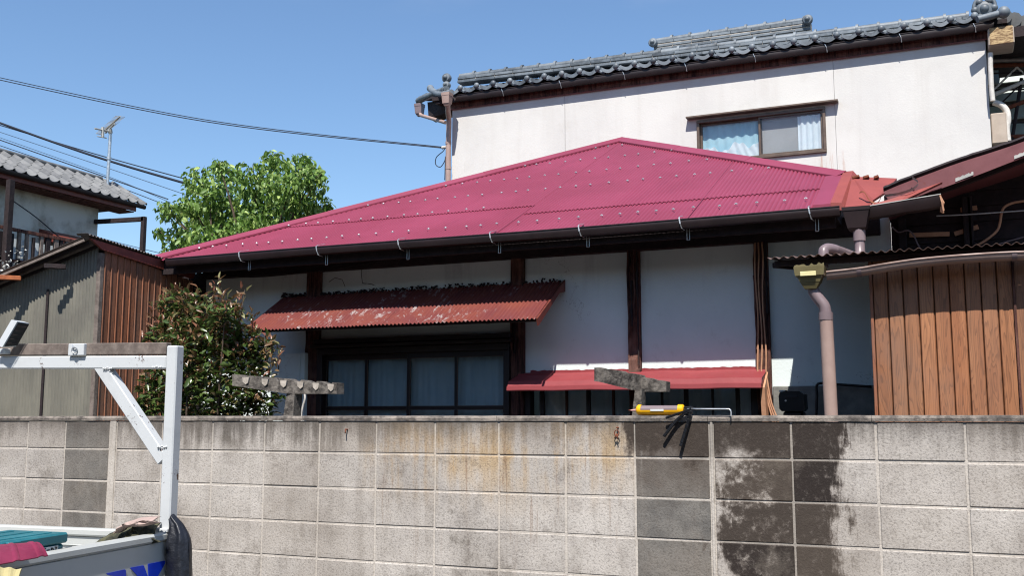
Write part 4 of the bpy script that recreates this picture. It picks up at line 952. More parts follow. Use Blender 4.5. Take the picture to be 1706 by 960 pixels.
# ---------------------------------------------------------------- lean-to annex with wood print siding
def annex():
    t = thing('annex', (.3, 5.64, 0), 'lean-to annex clad in wood grain siding with corrugated roof and brown gutter at right', 'shed')
    YA = 5.64; xl = -.386; w = .0735
    me = {}
    for k in range(17):
        x = xl+.018+w*k; m = MB(); hw = w
        pr = [(0, .0), (.004, -.008), (hw*.5, -.0095), (hw-.007, -.008), (hw-.003, .0)]
        if 'b' not in me:
            m.grid(lambda a, b: V((pr[round(a*4)][0], pr[round(a*4)][1], b*2.42)), 4, 1, (0, .008, 0)); me['b'] = m.mesh('siding_board', M['siding'])
        inst('siding_board', me['b'], t, (x, YA, 0))
    MB().box(xl, xl+.016, YA-.014, YA+.03, 0, 2.42, .003).build('corner_trim', M['siding_b'], t)
    MB().box(xl+.0, 1.35, YA+.012, YA+.04, 0, 2.42).build('wall_core', M['timber_dark'], t)
    MB().box(xl, xl+.03, YA+.041, 7.05, 0, 2.45).build('side_wall', M['timber_dark'], t)
    MB().box(xl-.3, 1.5, YA-.01, YA+.03, 2.425, 2.455, .004).build('roof_beam', M['timber_dark'], t)
    x = onY(1687, 480, YA-.02).x; MB().box(x, x+.012, YA-.022, YA-.011, 0, 2.42, .002).build('cover_strip', M['timber'], t)
    # corrugated roof
    s = (2.62-2.443)/(7.1-5.58); N = V((0, -s, 1)).normalized(); D = V((0, 1, s))
    for k, (a, b) in enumerate(((-.885, -.2), (-.22, .5), (.48, 1.5))):
        m = MB(); corrugated(m, V((a, 5.49, 2.446+.001*k)), X1, b-a, D, lambda u: .012*sin((a+u)*5), 1.6, N, .0445, .0065, 10, .0015, a); m.build('corrugated_sheet', M['corr_rust'], t, 40)
    MB().bar((-.86, 5.58, 2.425), (1.5, 5.58, 2.425), .03, .03).build('eave_batten', M['timber_dark'], t)
    MB().bar((-.87, 5.66, 2.43), (-.87, 7.05, 2.60), .03, .03).build('rake_batten', M['timber_dark'], t)
    # long round gutter that sags to the left
    pts = smooth_path([onY(x, y, 5.5) for x, y in ((1378, 461), (1432, 455), (1500, 444), (1560, 437), (1640, 431), (1706, 428), (1820, 424))], 5)
    prof = [(-.036*cos(a), -.036*sin(a)) for a in [pi*k/8 for k in range(9)]]; n = len(pts)
    g = MB(); g.grid(lambda a, b: pts[round(a*(n-1))]+V((0, prof[round(b*8)][0], prof[round(b*8)][1]+.018)), n-1, 8, (0, .0, .003)); g.build('gutter', M['pipe_tan'], t, 60, label='sun faded brown gutter, sagging to the left')
    MB().tube([p+V((0, -.037, .02)) for p in pts], .005, 6).build('gutter_lip', M['pipe_tan'], t, 60)
    for x in (1432, 1690):
        c = onY(x, 455 if x < 1500 else 429, 5.5); m = MB(); m.grid(lambda a, b: c+V((-.012+.024*a, prof[round(b*8)][0]*1.08, prof[round(b*8)][1]*1.1+.019)), 1, 8, (0, 0, .002)); m.build('gutter_joint', M['pipe_grey'], t, 60)
    # olive hopper
    c = onY(1350, 452, 5.5); m = MB()
    for (z0, z1, ax0, ax1) in ((-.028, .018, .072, .078), (-.062, -.029, .05, .062), (-.095, -.063, .03, .048)):
        m.hexa([c+V((x*ax0, y*ax0*.75, z0)) for x, y in ((-1, -1), (1, -1), (1, 1), (-1, 1))]+[c+V((x*ax1, y*ax1*.75, z1)) for x, y in ((-1, -1), (1, -1), (1, 1), (-1, 1))])
    h = m.build('rain_hopper', M['olive'], t)
    MB().box(c.x-.045, c.x+.035, c.y-.062, c.y-.054, c.z-.032, c.z-.008, .002).build('hopper_label', M['cream'], t)
    r4 = random.Random(3); m = MB(); px = -.07
    pl = [c+V((-.075, -.05, .016))]+[c+V((-.075+.15*k/12, -.05, .022+.016*r4.random())) for k in range(13)]+[c+V((.075, -.05, .016))]
    m.prism(pl, (0, .01, 0)); m.build('hopper_rim', M['olive'], t)
    pts = smooth_path([onY(x, y, 5.52) for x, y in ((1351, 468), (1354, 482), (1364, 498), (1373, 510), (1376, 524))], 5)
    MB().tube(pts, [.026]*6+[.03]*(len(pts)-6), 14).build('pipe_bend', M['pipe_grey'], t, 60)
    p0 = pts[-1]; MB().tube([p0+V((0, 0, .01)), V((p0.x-.001, p0.y, p0.z-.03))], .037, 14).build('pipe_socket', M['pipe_grey'], t, 60)
    MB().tube([p0+V((0, 0, -.005)), V((p0.x+.012, p0.y, 1.2)), V((p0.x+.02, p0.y, 0))], .034, 16).build('downpipe', M['pipe_tan'], t, 60)
annex()

# ---------------------------------------------------------------- corrugated shed on the left
def left_shed():
    t = thing('corrugated_shed', (-6.6, 6.2, 0), 'shed of dusty corrugated plastic and brown wooden siding at left', 'shed')
    XS, YF = -6.06, 5.98
    zr = lambda x: 2.915+.262*(x-XS)
    m = MB(); n = V((0, -1, 0))
    for (a, b, lift) in ((-9, -6.70, 0), (-6.72, -6.085, .004)):
        m = MB(); corrugated(m, (a, YF-lift, 0), X1, b-a, Z1, 0, lambda u: zr(a+u)+.045, V((0, -1, 0)), .034, .006, 6, .0015, a); m.build('corrugated_sheet', M['poly'], t, 40)
    MB().box(-9, -6.09, YF+.012, YF+.03, 0, 2.05).build('wall_core', M['timber_dark'], t)
    x = wx(75, YF, 600); MB().box(x-.012, x+.012, YF-.016, YF-.007, 0, 2.62, .002).build('cover_strip', M['timber_dark'], t)
    MB().box(-6.095, -6.055, YF-.012, YF+.03, 0, 2.88, .004).build('corner_post', M['timber_grey'], t)
    # siding on the right-hand face
    y = YF+.032; k = 0; w = .0685; mb = MB(); pr = [(.0, 0), (.003, .008), (.006, .0095), (.012, .003), (.062, .003), (.066, .0)]
    mb.grid(lambda a, b: V((pr[round(a*5)][1], pr[round(a*5)][0], b*2.84)), 5, 1, (-.008, 0, 0)); me = mb.mesh('siding_board', M['siding_b'])
    while y < 7.02: inst('siding_board', me, t, (XS, y, 0), scale=(1, 1, (2.9-.11*(y-YF))/2.84)); y += w
    MB().box(XS-.03, XS-.012, YF+.04, 7.05, 0, 2.75).build('side_wall_core', M['timber_dark'], t)
    # fascia
    A, B, C, D2 = onX(145, 413, XS+.03), onX(312, 449, XS+.03), onX(309, 465, XS+.03), onX(170, 430, XS+.03)
    A = V((XS+.03, YF-.16, 2.935)); 
    m = MB().prism([V((XS+.03, YF-.15, 2.97)), V((XS+.03, 7.04, 2.875)), V((XS+.03, 7.0, 2.80)), V((XS+.03, YF-.02, 2.90))], (-.02, 0, 0)); m.build('fascia', M['fascia_red'], t)
    # roof: corrugations run along the slope
    m = MB(); U = V((0, 1, -.085)).normalized(); Dd = V((-1, 0, -.262)).normalized()
    corrugated(m, V((XS+.02, YF-.17, 2.985)), U, 1.25, Dd, 0, 3.2, V((-.26, .08, 1)).normalized(), .068, .012, 8, .0015); m.build('roof_sheet', M['poly_roof'], t, 40)
    m = MB(); corrugated(m, V((XS+.045, YF-.19, 2.995)), U, 1.28, V((-1, 0, .05)), 0, .12, V((0, 0, 1)), .034, .007, 6, .0015); m.build('roof_edge_sheet', M['poly_roof'], t, 40)
    for k in range(4):
        yy = YF-.16+.045*k; MB().bar((XS-.02, yy, 2.955-.008*k), (XS-3, yy, 2.955-.008*k-.781), .012, .022).build('corrugation_line', M['timber_dark'] if k % 2 else M['timber_grey'], t)  # added dark and grey bars stand in for corrugation lines flat light hides
    for (a, b, mt) in (((10, 464), (38, 461), 'board_cut'), ((84, 445), (117, 449), 'timber_dark')):
        p = onY(*a, YF-.16); m = MB(); m.bar(p+V((0, -.06, 0)), p+V((.11, .05, 0)), .05, .035); m.build('purlin_end', M[mt], t)
left_shed()

# ---------------------------------------------------------------- tiled house at the left, antenna, frame
def left_house():
    rnd = random.Random(9); XW = -17
    t = thing('tiled_house', (XW, 15, 0), 'old plaster house with pale grey tiled eave at the far left', 'house')
    Y0, Y1_ = 8.0, 16.62; z1 = 6.25
    MB().box(XW-.15, XW, Y0, Y1_, 0, z1).build('side_wall', M['old_plaster'], t)
    MB().box(XW-4, XW-.151, Y1_-.15, Y1_, 0, z1).build('back_wall', M['old_plaster'], t)
    MB().box(XW-4, XW-.151, Y0, Y0+.15, 0, z1).build('front_wall', M['old_plaster'], t)
    XE = -16.55; zE = onX(100, 318, XE).z+.12; S = .6; print('left eave', zE, onX(0, 290, XE), onX(205, 345, XE), onX(0, 254, XE-1), onX(150, 308, XE-1))
    YEe = 17.25
    MB().hexa([(XE-.02, Y0-.4, zE-.09), (XE-.02, YEe, zE-.09), (XE-1.2, YEe, zE-.09), (XE-1.2, Y0-.4, zE-.09), (XE-.02, Y0-.4, zE-.03), (XE-.02, YEe, zE-.03), (XE-1.2, YEe, zE-.03+1.2*S), (XE-1.2, Y0-.4, zE-.03+1.2*S)]).build('roof_deck', M['timber_dark'], t)
    MB().box(XE-.01, XE+.02, Y0-.4, YEe, zE-.16, zE-.04, .005).build('fascia', M['fascia_red'], t)
    MB().box(XW-.0, XE-.02, Y0-.4, YEe-.02, zE-.18, zE-.162, .003).build('soffit', M['timber'], t)
    g = MB(); pr = [(.045, .03), (.042, -.02), (.02, -.045), (-.015, -.045), (-.02, .02)]
    g.grid(lambda a, b: V((XE+.07+pr[round(b*4)][0], Y0-.3+(YEe-Y0+.5)*a, zE-.03+pr[round(b*4)][1])), 4, 4, (0, 0, .004)); g.build('gutter', M['dark_metal'], t, 40)
    mb = MB()   # tiles lie across Y, slope up towards -X
    w = .272
    def fn(a, b):
        z = -.035*sin(pi*min(1, a/.78)) if a < .78 else .035*sin(pi*(a-.78)/.22)
        return V((-b*.32, a*w, z))
    mb.grid(fn, 12, 1, (0, 0, -.022)); me = mb.mesh('roof_tile', M['tile_pale'], V((0, 0, 0)), 50)
    k = 0; y = YEe-w*20
    while y < YEe:
        for r in range(4):
            o = inst('roof_tile', me, t, (XE+.07-.25*r, y, zE+.05+S*.25*r+rnd.uniform(-.003, .003))); o.rotation_euler = (0, math.atan(S)-.03, rnd.uniform(-.01, .01))
        y += w
    MB().tube([(XE-.95, Y0, zE+.05+S*1.02), (XE-.95, YEe-.1, zE+.05+S*1.02)], .05, 8).build('ridge_roll', M['tile_pale'], t, 60)
    # window canopy and balcony with slats
    a, b = onX(95, 392, XW+.5), onX(163, 408, XW+.5)
    MB().hexa([(XW, a.y, b.z-.05), (XW+.55, a.y, b.z-.12), (XW+.55, b.y+.3, b.z-.12), (XW, b.y+.3, b.z-.05), (XW, a.y, b.z+.2), (XW+.55, a.y, b.z), (XW+.55, b.y+.3, b.z), (XW, b.y+.3, b.z+.2)]).build('canopy', M['fascia_red'], t)
    XB = XW+.9; rl = onX(0, 378, XB); rr = onX(150, 402, XB); print('rail', rl, rr)
    bal = thing('balcony', (XB, 14, 3.5), 'brown balcony of vertical slats in front of the old plaster house', 'balcony')
    zt = rl.z; MB().bar((XB, rl.y-4, zt), (XB, 16.3, zt), .06, .06).build('top_rail', M['timber'], bal)
    MB().box(XB-.1, XB-.09, rl.y-4, 16.3, zt-2.2, zt-.15).build('blue_sheet', M['curtain'], bal)
    y = rl.y-1
    while y < 16.2:
        MB().box(XB-.03, XB+.02, y, y+rnd.choice((.07, .1, .05)), zt-2.0, zt-.03-rnd.choice((0, 0, .05)), .003).build('slat', M['timber_grey'] if rnd.random() < .3 else M['timber_dark'], bal); y += rnd.uniform(.11, .2)
    MB().box(XB-.02, XB+.02, rl.y-1, 16.2, zt-.62, zt-.56, .003).build('lower_rail', M['timber'], bal)
    # laundry frame
    fr = thing('pipe_frame', onY(163, 420, 16.5), 'brown square pipe frame sticking out beyond the plaster house corner', 'frame')
    q = [onY(163, 369, 16.55), onY(241, 365, 16.55), onY(236, 440, 16.55)]
    MB().bar(q[0]-V((.2, 0, 0)), q[1], .09, .09).build('beam', M['timber_dark'], fr); MB().bar(q[1]+V((-.02, 0, .05)), V((q[1].x-.02, q[1].y, 3)), .09, .09, Y1).build('post', M['timber_dark'], fr)
    p = onX(18, 300, XB+.1); o = MB().bar(p, V((p.x, p.y, 3)), .11, .11, Y1).build('frame_post', M['timber_dark'], None, top=(p.x, p.y, 3)); tag(o, 'brown square post standing in front of the slatted balcony', 'post')
    # white blossom below the balcony
    r = random.Random(31); mb = MB(); pts = []
    for k in range(90): pts.append((onX(r.uniform(-15, 62), r.gauss(442, 15), XB+.4)+V((0, r.gauss(0, .15), 0)), r.uniform(.6, 1.2)))
    leaf_cloud(mb, pts, .07, r, 0, .6); pl = thing('flowering_plant', (XB+.4, 14, 0), 'white flowering plant before the slatted balcony at the left edge', 'plant')
    mb.build('blossom', M['flower'], pl, kind='stuff'); mb = MB(); mb.tube([(XB+.4, 14.0, 0), (XB+.4, 14.2, 2), (XB+.4, 14.3, 4.6)], [.05, .04, .01], 6); mb.build('stem', M['tree_bark'], pl)
    # television antenna
    ym = onX(178, 320, XE-.7)
    an = thing('television_antenna', (ym.x, ym.y, ym.z-.3), 'thin white antenna mast with a yagi aerial above the tiled roof at left', 'antenna')
    top = onX(184, 222, XE-.7); MB().tube([V((ym.x, ym.y, ym.z-.3)), top], .035, 8).build('mast', M['galv'], an, 60)
    MB().tube([ym.lerp(top, .55), ym.lerp(top, .6)], .05, 8).build('mast_joint', M['galv'], an, 60)
    d = top-ym; Xp = XE-.7
    bo = [onX(170, 221, Xp-.5), onX(200, 194, Xp+.5)]; m = MB(); m.tube(bo, .022, 6); m.tube([onX(176, 221, Xp-.3), onX(191, 206, Xp+.3)], .02, 6); m.build('boom', M['pale_metal'], an)
    el = MB()
    for k in range(15):
        c = bo[0].lerp(bo[1], k/14); v = (V((-.35, .9, .25))).normalized()*.26; el.tube([c-v, c+v], .007, 4)
    el.build('element', M['pale_metal'], an)
    m = MB(); m.tube([onX(158, 214, Xp), onX(183, 219, Xp)], .02, 6); m.tube([onX(171, 212, Xp), onX(171, 229, Xp)], .035, 6); m.tube([onX(162, 227, Xp), onX(178, 230, Xp)], .012, 4); m.tube([onX(160, 222, Xp), onX(172, 224, Xp)], .01, 4); m.tube([onX(184, 222, Xp), onX(183, 215, Xp)], .05, 6)
    m.build('reflector', M['pale_metal'], an)
left_house()

# ---------------------------------------------------------------- overhead wires
def wires():
    far = lambda x, y, Y=20: onY(x, y, Y)
    def curve(nm, a, mid, b, Y0, Y1_, r, mt, lab, grp=None):
        p = smooth_path([onY(*a, Y0), onY(*mid, (Y0+Y1_)/2), onY(*b, Y1_)], 14); o = MB().tube(p, r, 5).build(nm, M[mt], None, 1, top=p[0]); tag(o, lab, 'cable', grp)
    curve('overhead_wire', (-60, 120), (340, 202), (742, 247), 12, 13.55, .008, 'wire', 'lower strand of the twin wire running to the corner of the white house', 'overhead wires')
    curve('overhead_wire', (-60, 116), (340, 199), (738, 245), 12, 13.6, .007, 'wire', 'upper strand of the twin wire running to the corner of the white house', 'overhead wires')
    curve('overhead_wire', (-60, 183), (150, 258), (345, 316), 18, 18, .03, 'wire', 'thick black cable crossing the antenna mast and ending in the tree', 'overhead wires')
    curve('overhead_wire', (-60, 190), (150, 254), (330, 304), 18.2, 18.2, .014, 'wire', 'thinner black wire hugging the thick cable at the antenna mast', 'overhead wires')
    curve('overhead_wire', (-60, 200), (150, 270), (320, 328), 19, 19, .009, 'thin_wire', 'faint thin wire alone between the thick cable and the lower wires', 'overhead wires')
    curve('overhead_wire', (-60, 212), (150, 286), (280, 332), 19, 19, .014, 'wire', 'upper of the three low wires in front of the antenna mast', 'overhead wires')
    curve('overhead_wire', (-60, 208), (170, 290), (285, 338), 19.3, 19.3, .008, 'thin_wire', 'middle one of the three low wires in front of the antenna mast', 'overhead wires')
    curve('overhead_wire', (-60, 222), (150, 294), (262, 336), 19, 19, .010, 'wire', 'lowest of the three low wires in front of the antenna mast', 'overhead wires')
    for k, (a, b) in enumerate((((150, 392), (275, 424)), ((150, 399), (275, 431)), ((150, 405), (262, 433)))):
        curve('distant_wire', a, ((a[0]+b[0])/2, (a[1]+b[1])/2+.5), b, 30, 30, .016, 'thin_wire', ('top', 'middle', 'bottom')[k]+' distant wire seen low inside the brown pipe frame', 'distant wires')
    # service drop coil at white house corner
    p = smooth_path([onY(x, y, 13.4) for x, y in ((741, 247), (738, 252), (727, 262), (726, 274), (734, 278), (741, 268), (742, 262), (741, 300))], 6)
    o = MB().tube(p, .007, 5).build('service_cable', M['wire'], None, 1, top=p[0]); tag(o, 'looped thin service cable hanging at the left corner of the white house', 'cable')
    m = MB(); c = onY(736, 246, 13.45)
    for k in range(4): m.lathe(c+V((.03*k, 0, 0)), X1, [(0, .02), (.012, .028), (.024, .02)], 10)
    tag(m.build('insulator', M['whitewash'], None, 60, top=c), 'small white insulator holding the wires at the white house corner', 'insulator')
    p = smooth_path([onX(x, y, -16.3) for x, y in ((15, 330), (60, 362), (105, 400), (150, 432))], 5); o = MB().tube(p, .012, 5).build('stay_wire', M['wire'], None, 1, top=p[0]); tag(o, 'slack dark wire sloping across the old plaster wall', 'cable')
wires()

# ---------------------------------------------------------------- tree and shrubs
def tree():
    r = random.Random(21); Y0 = 14.5
    t = thing('leafy_tree', V((onY(410, 400, Y0).x, Y0, 0)), 'bright green broadleaf tree rising behind the left end of the red roof', 'tree')
    cl = [(300, 400, 26), (330, 370, 34), (285, 352, 22), (350, 330, 38), (335, 300, 26), (375, 290, 26), (398, 350, 46), (425, 300, 34), (455, 270, 20), (452, 262, 13), (500, 285, 30), (480, 320, 38), (520, 300, 26), (520, 345, 30), (455, 370, 46), (500, 385, 40), (400, 405, 50), (345, 405, 34), (265, 385, 9), (275, 350, 10), (320, 345, 26), (540, 350, 16), (445, 330, 40), (548, 372, 14), (425, 385, 40), (375, 372, 44), (300, 430, 30), (480, 420, 40), (365, 275, 12), (505, 268, 14), (532, 288, 10)]
    k = Y0/ray(410, 340).y/1706*1.0; pts = []
    tot = sum(c[2]**2 for c in cl); trunk_top = V((t.location.x, Y0, 3.0))
    br = MB(); base = V((t.location.x, Y0, 0)); br.tube([base, base+V((.05, 0, 1.5)), base+V((-.05, .05, 3.0))], [.16, .13, .11], 10)
    br.build('trunk', M['tree_bark'], t, 60); br = MB(); 
    for (x, y, rad) in cl:
        q_ = r.uniform(.94, 1.07); c = EYE+(onY(x, y, Y0)-EYE)*q_; R = rad*k*q_
        a = trunk_top.lerp(c, .15); mid = trunk_top.lerp(c, .55)+V((r.uniform(-.2, .2), r.uniform(-.2, .2), .15)); br.tube(smooth_path([trunk_top, mid, c], 4), [.05, .045, .04, .035, .03, .022, .015, .01, .006], 6)
        n = int(14+9500*rad*rad/tot)
        for i in range(n):
            v = V((r.gauss(0, 1), r.gauss(0, 1), r.gauss(0, 1))).normalized()*(R*(r.random()**.45)*1.02)
            v.y *= 1.5; v.z *= .92; pts.append((c+v, r.uniform(.7, 1.15)))
        for j in range(4):
            v = V((r.gauss(0, 1), r.gauss(0, 1), abs(r.gauss(0, 1))*.7)).normalized()*R*1.0; br.tube([c, c+v], [.008, .003], 4)
    br.build('branches', M['tree_bark'], t, 1)
    mb = MB(); leaf_cloud(mb, pts, .118, r, .75, .5, .25); mb.build('crown', M['leaf_tree'], t, -1, kind='stuff'); print('tree leaves', len(pts))
tree()
def shrub():
    r = random.Random(5); Y0 = 5.95
    t = thing('photinia_shrub', V((onY(350, 600, Y0).x, Y0, 0)), 'bushy glossy shrub with reddish new shoots behind the wall at left', 'shrub')
    base = V((t.location.x, Y0, 0)); cl = [(330, 530, 45), (290, 510, 30), (370, 560, 55), (320, 590, 60), (400, 600, 55), (440, 590, 28), (270, 560, 25), (300, 640, 55), (370, 650, 60), (430, 660, 42), (260, 650, 38), (345, 690, 60), (420, 700, 40), (270, 700, 45), (375, 520, 24), (300, 545, 35), (240, 680, 24)]
    tot = sum(c[2]**2 for c in cl); k = Y0/ray(350, 600).y/1706
    br = MB(); pts = []; yp = []
    for (x, y, rad) in cl:
        q_ = r.uniform(.965, 1.03); c = EYE+(onY(x, y, Y0)-EYE)*q_; R = rad*k
        br.tube(smooth_path([base+V((r.uniform(-.1, .1), r.uniform(-.08, .08), .3)), base.lerp(c, .6)+V((r.uniform(-.1, .1), r.uniform(-.1, .1), .2)), c], 4), [.016, .014, .012, .01, .009, .008, .006, .004, .003], 5)
        for i in range(int(5200*rad*rad/tot)):
            v = V((r.gauss(0, 1), r.gauss(0, 1), r.gauss(0, 1))).normalized()*(R*(r.random()**.4)); v.y *= .75
            q = c+v; q.y = max(q.y, 5.32); pts.append((q, r.uniform(.7, 1.2)))
    sh = [(365, 462), (358, 475), (300, 478), (280, 488), (408, 482), (395, 492), (255, 500), (330, 480), (345, 500), (312, 492), (440, 560), (465, 575), (385, 500), (372, 488), (250, 540), (240, 560), (420, 520), (455, 600), (290, 500), (270, 520), (325, 505), (400, 545), (430, 545)]
    for (x, y) in sh:
        c = onY(x, y, Y0+r.uniform(-.2, .2)); d = V((r.uniform(-.25, .25), r.uniform(-.1, .1), 1)).normalized(); L = r.uniform(.12, .24); a = c-d*L; br.tube([a, c], [.005, .002], 4)
        for i in range(12): yp.append((a+d*L*(.1+.9*i/11)+V((r.gauss(0, .012), r.gauss(0, .012), 0)), r.uniform(.7, 1.1)))
    for q, s in pts:
        if q.z > 2.0 and r.random() < .35 or r.random() < .08: yp.append((q+V((r.gauss(0, .01), -.01, .01)), s))
    br.build('branches', M['tree_bark'], t, 1)
    mb = MB(); leaf_cloud(mb, pts, .068, r, -.15, .42, .3); mb.build('foliage', M['leaf_bush'], t, -1, kind='stuff')
    mb = MB(); leaf_cloud(mb, yp, .06, r, -.75, .34, .35); mb.build('young_shoots', M['leaf_young'], t, -1, kind='stuff')
shrub()

# ---------------------------------------------------------------- concrete laundry pole stands
def stands():
    def stand(Y, left, right, ztop_l, bot, label, stem_px, notches, seed):
        pass
    # left: long arm with notches
    Y = 5.75; t = thing('laundry_stand', V((onY(480, 690, Y).x, Y, 0)), 'concrete laundry pole stand with a long notched arm beside the shrub', 'stand', 'concrete laundry pole stands')
    P = lambda x, y, yy: onY(x, y, yy)
    def arm(tp, bt, Yn, th):
        n = len(tp); f = [onY(x, y, yy) for (x, y, yy) in tp]; g = [onY(x, y, yy) for (x, y, yy) in bt]
        m = MB(); d = V((0, th, 0)); A = f+g[::-1]; N_ = len(A)
        m.v = A+[p+d for p in A]
        for i in range(n-1):
            m.f.append((i, i+1, N_-2-i, N_-1-i)); m.f.append((N_+i, N_+N_-1-i, N_+N_-2-i, N_+i+1)); m.f.append((i, N_+i, N_+i+1, i+1)); m.f.append((N_-1-i, N_-2-i, N_+N_-2-i, N_+N_-1-i))
        m.f.append((0, N_-1, N_+N_-1, N_)); m.f.append((n-1, N_+n-1, N_+n, n)); return m
    r = random.Random(6)
    tops, bots = [], []
    xs = [387, 397, 403, 406, 415, 433, 437, 441, 447, 457, 461, 466, 473, 478, 493, 497, 502, 505, 520, 524, 528, 531, 546, 550, 554, 561]
    for i, x in enumerate(xs):
        u = (x-387)/174; y = 624+u*14
        if i % 4 in (2, 3): y += 5.0
        yy = 5.62+.16*min(1, u*1.3); tops.append((x, y, yy)); b = 643+(min(x, 480)-387)*.145; bots.append((x, b if x < 480 else 656.5, yy))
    arm(tops, bots, Y, .09).build('arm', M['brick_stone'], t)
    for k, x in enumerate((409, 441, 472, 500, 526, 551)):
        u = (x-387)/174; yy = 5.62+.16*min(1, u*1.3)-.006; c = [onY(x+dx, 627+u*14+dy, yy) for dx, dy in ((-5.5, 0), (5.5, .6), (4, 9), (0, 12.5), (-4.5, 8))]
        MB().prism(c, (0, .012, 0)).build('notch_face', M['mortar'], t)
    m = MB(); m.hexa([onY(466, 735, 5.74), onY(486, 735, 5.74), onY(486, 735, 5.74)+V((0, .09, 0)), onY(466, 735, 5.74)+V((0, .09, 0)), onY(478, 652, 5.74), onY(491, 652, 5.74), onY(491, 652, 5.74)+V((0, .09, 0)), onY(478, 652, 5.74)+V((0, .09, 0))]); m.build('stem', M['brick_stone'], t)
    b = onY(476, 735, 5.74); MB().box(b.x-.06, b.x+.06, 5.72, 5.84, 0, b.z, .01).build('foot_post', M['brick_stone'], t)
    # right: shorter arm, seen bent
    Y = 5.7; t = thing('laundry_stand', V((onY(1062, 690, Y).x, Y, 0)), 'short concrete laundry pole stand behind the yellow caulking gun', 'stand', 'concrete laundry pole stands')
    tops = [(990, 613, 5.40), (1000, 612.5, 5.42), (1006, 615, 5.43), (1020, 616, 5.48), (1034, 618, 5.55), (1040, 621, 5.57), (1052, 622, 5.63), (1067, 625, 5.7), (1069, 629, 5.7), (1082, 630, 5.7), (1092, 633.5, 5.7), (1100, 634, 5.7), (1110, 636, 5.7)]
    bots = [(990, 635.5, 5.40), (1000, 637, 5.42), (1006, 638.5, 5.43), (1020, 642, 5.48), (1034, 645.5, 5.55), (1040, 647, 5.57), (1052, 650, 5.63), (1067, 652, 5.7), (1069, 653, 5.7), (1082, 653, 5.7), (1092, 653, 5.7), (1100, 653, 5.7), (1110, 653, 5.7)]
    arm(tops, bots, Y, .09).build('arm', M['brick_stone'], t)
    m = MB(); m.hexa([onY(1048, 735, 5.64), onY(1068, 735, 5.64), onY(1068, 735, 5.64)+V((0, .08, 0)), onY(1048, 735, 5.64)+V((0, .08, 0)), onY(1058, 648, 5.64), onY(1069, 648, 5.64), onY(1069, 648, 5.64)+V((0, .08, 0)), onY(1058, 648, 5.64)+V((0, .08, 0))]); m.build('stem', M['brick_stone'], t)
    b = onY(1058, 735, 5.72); MB().box(b.x-.06, b.x+.06, 5.70, 5.82, 0, b.z, .01).build('foot_post', M['brick_stone'], t)
    # thin white vine stems
    pts = smooth_path([onY(x, y, 6.3) for x, y in ((507, 655), (508, 665), (504, 680), (502, 694), (504, 720))], 5); o = MB().tube(pts+[V((pts[-1].x, 6.3, 0))], .008, 6).build('bare_stem', M['whitewash'], None, 60, top=(pts[-1].x, 6.3, 0)); tag(o, 'thin white crooked stem right of the long notched stand', 'stem')
stands()

# ---------------------------------------------------------------- black post box by the downpipe
def black_box():
    Y = 6.55; a, b = onY(1299, 652, Y), onY(1343, 692, Y); t = thing('black_box', V(((a.x+b.x)/2, Y, 0)), 'black plastic box with rounded lid beside the post foot left of the downpipe', 'box')
    x0, x1 = a.x+.004, b.x-.015; zt = a.z
    m = MB(); pr = [(-.0, zt-.02), (.03, zt-.003), (.10, zt+.002), (.17, zt-.01), (.19, zt-.05), (.19, zt-.10), (0, zt-.10)]
    poly = [V((x0-.012, Y, zt-.03)), V((x0-.004, Y, zt-.008)), V((x0+.03, Y, zt)), V((x1-.02, Y, zt-.002)), V((x1+.004, Y, zt-.02)), V((x1+.008, Y, zt-.11)), V((x1-.005, Y, zt-.125)), V((x0+.004, Y, zt-.125)), V((x0-.01, Y, zt-.11))]
    m.prism(poly, (0, .16, 0)); m.build('lid', M['black'], t)
    MB().box(x0+.01, x1-.006, Y+.012, Y+.15, 0, zt-.126, .01).build('body', M['black'], t)
    MB().box(x0-.008, x0+.03, Y+.0, Y+.15, zt-.006, zt+.006, .002).build('lid_edge', M['pale_metal'], t)
    MB().box(x0+.03, x1-.03, Y-.006, Y+.002, zt-.045, zt-.03, .002).build('slot', M['dark_metal'], t)
    MB().lathe(onY(1309, 668, Y-.002), -Y1, [(0, .006), (.004, .006)], 10).build('button', M['whitewash'], t)
black_box()

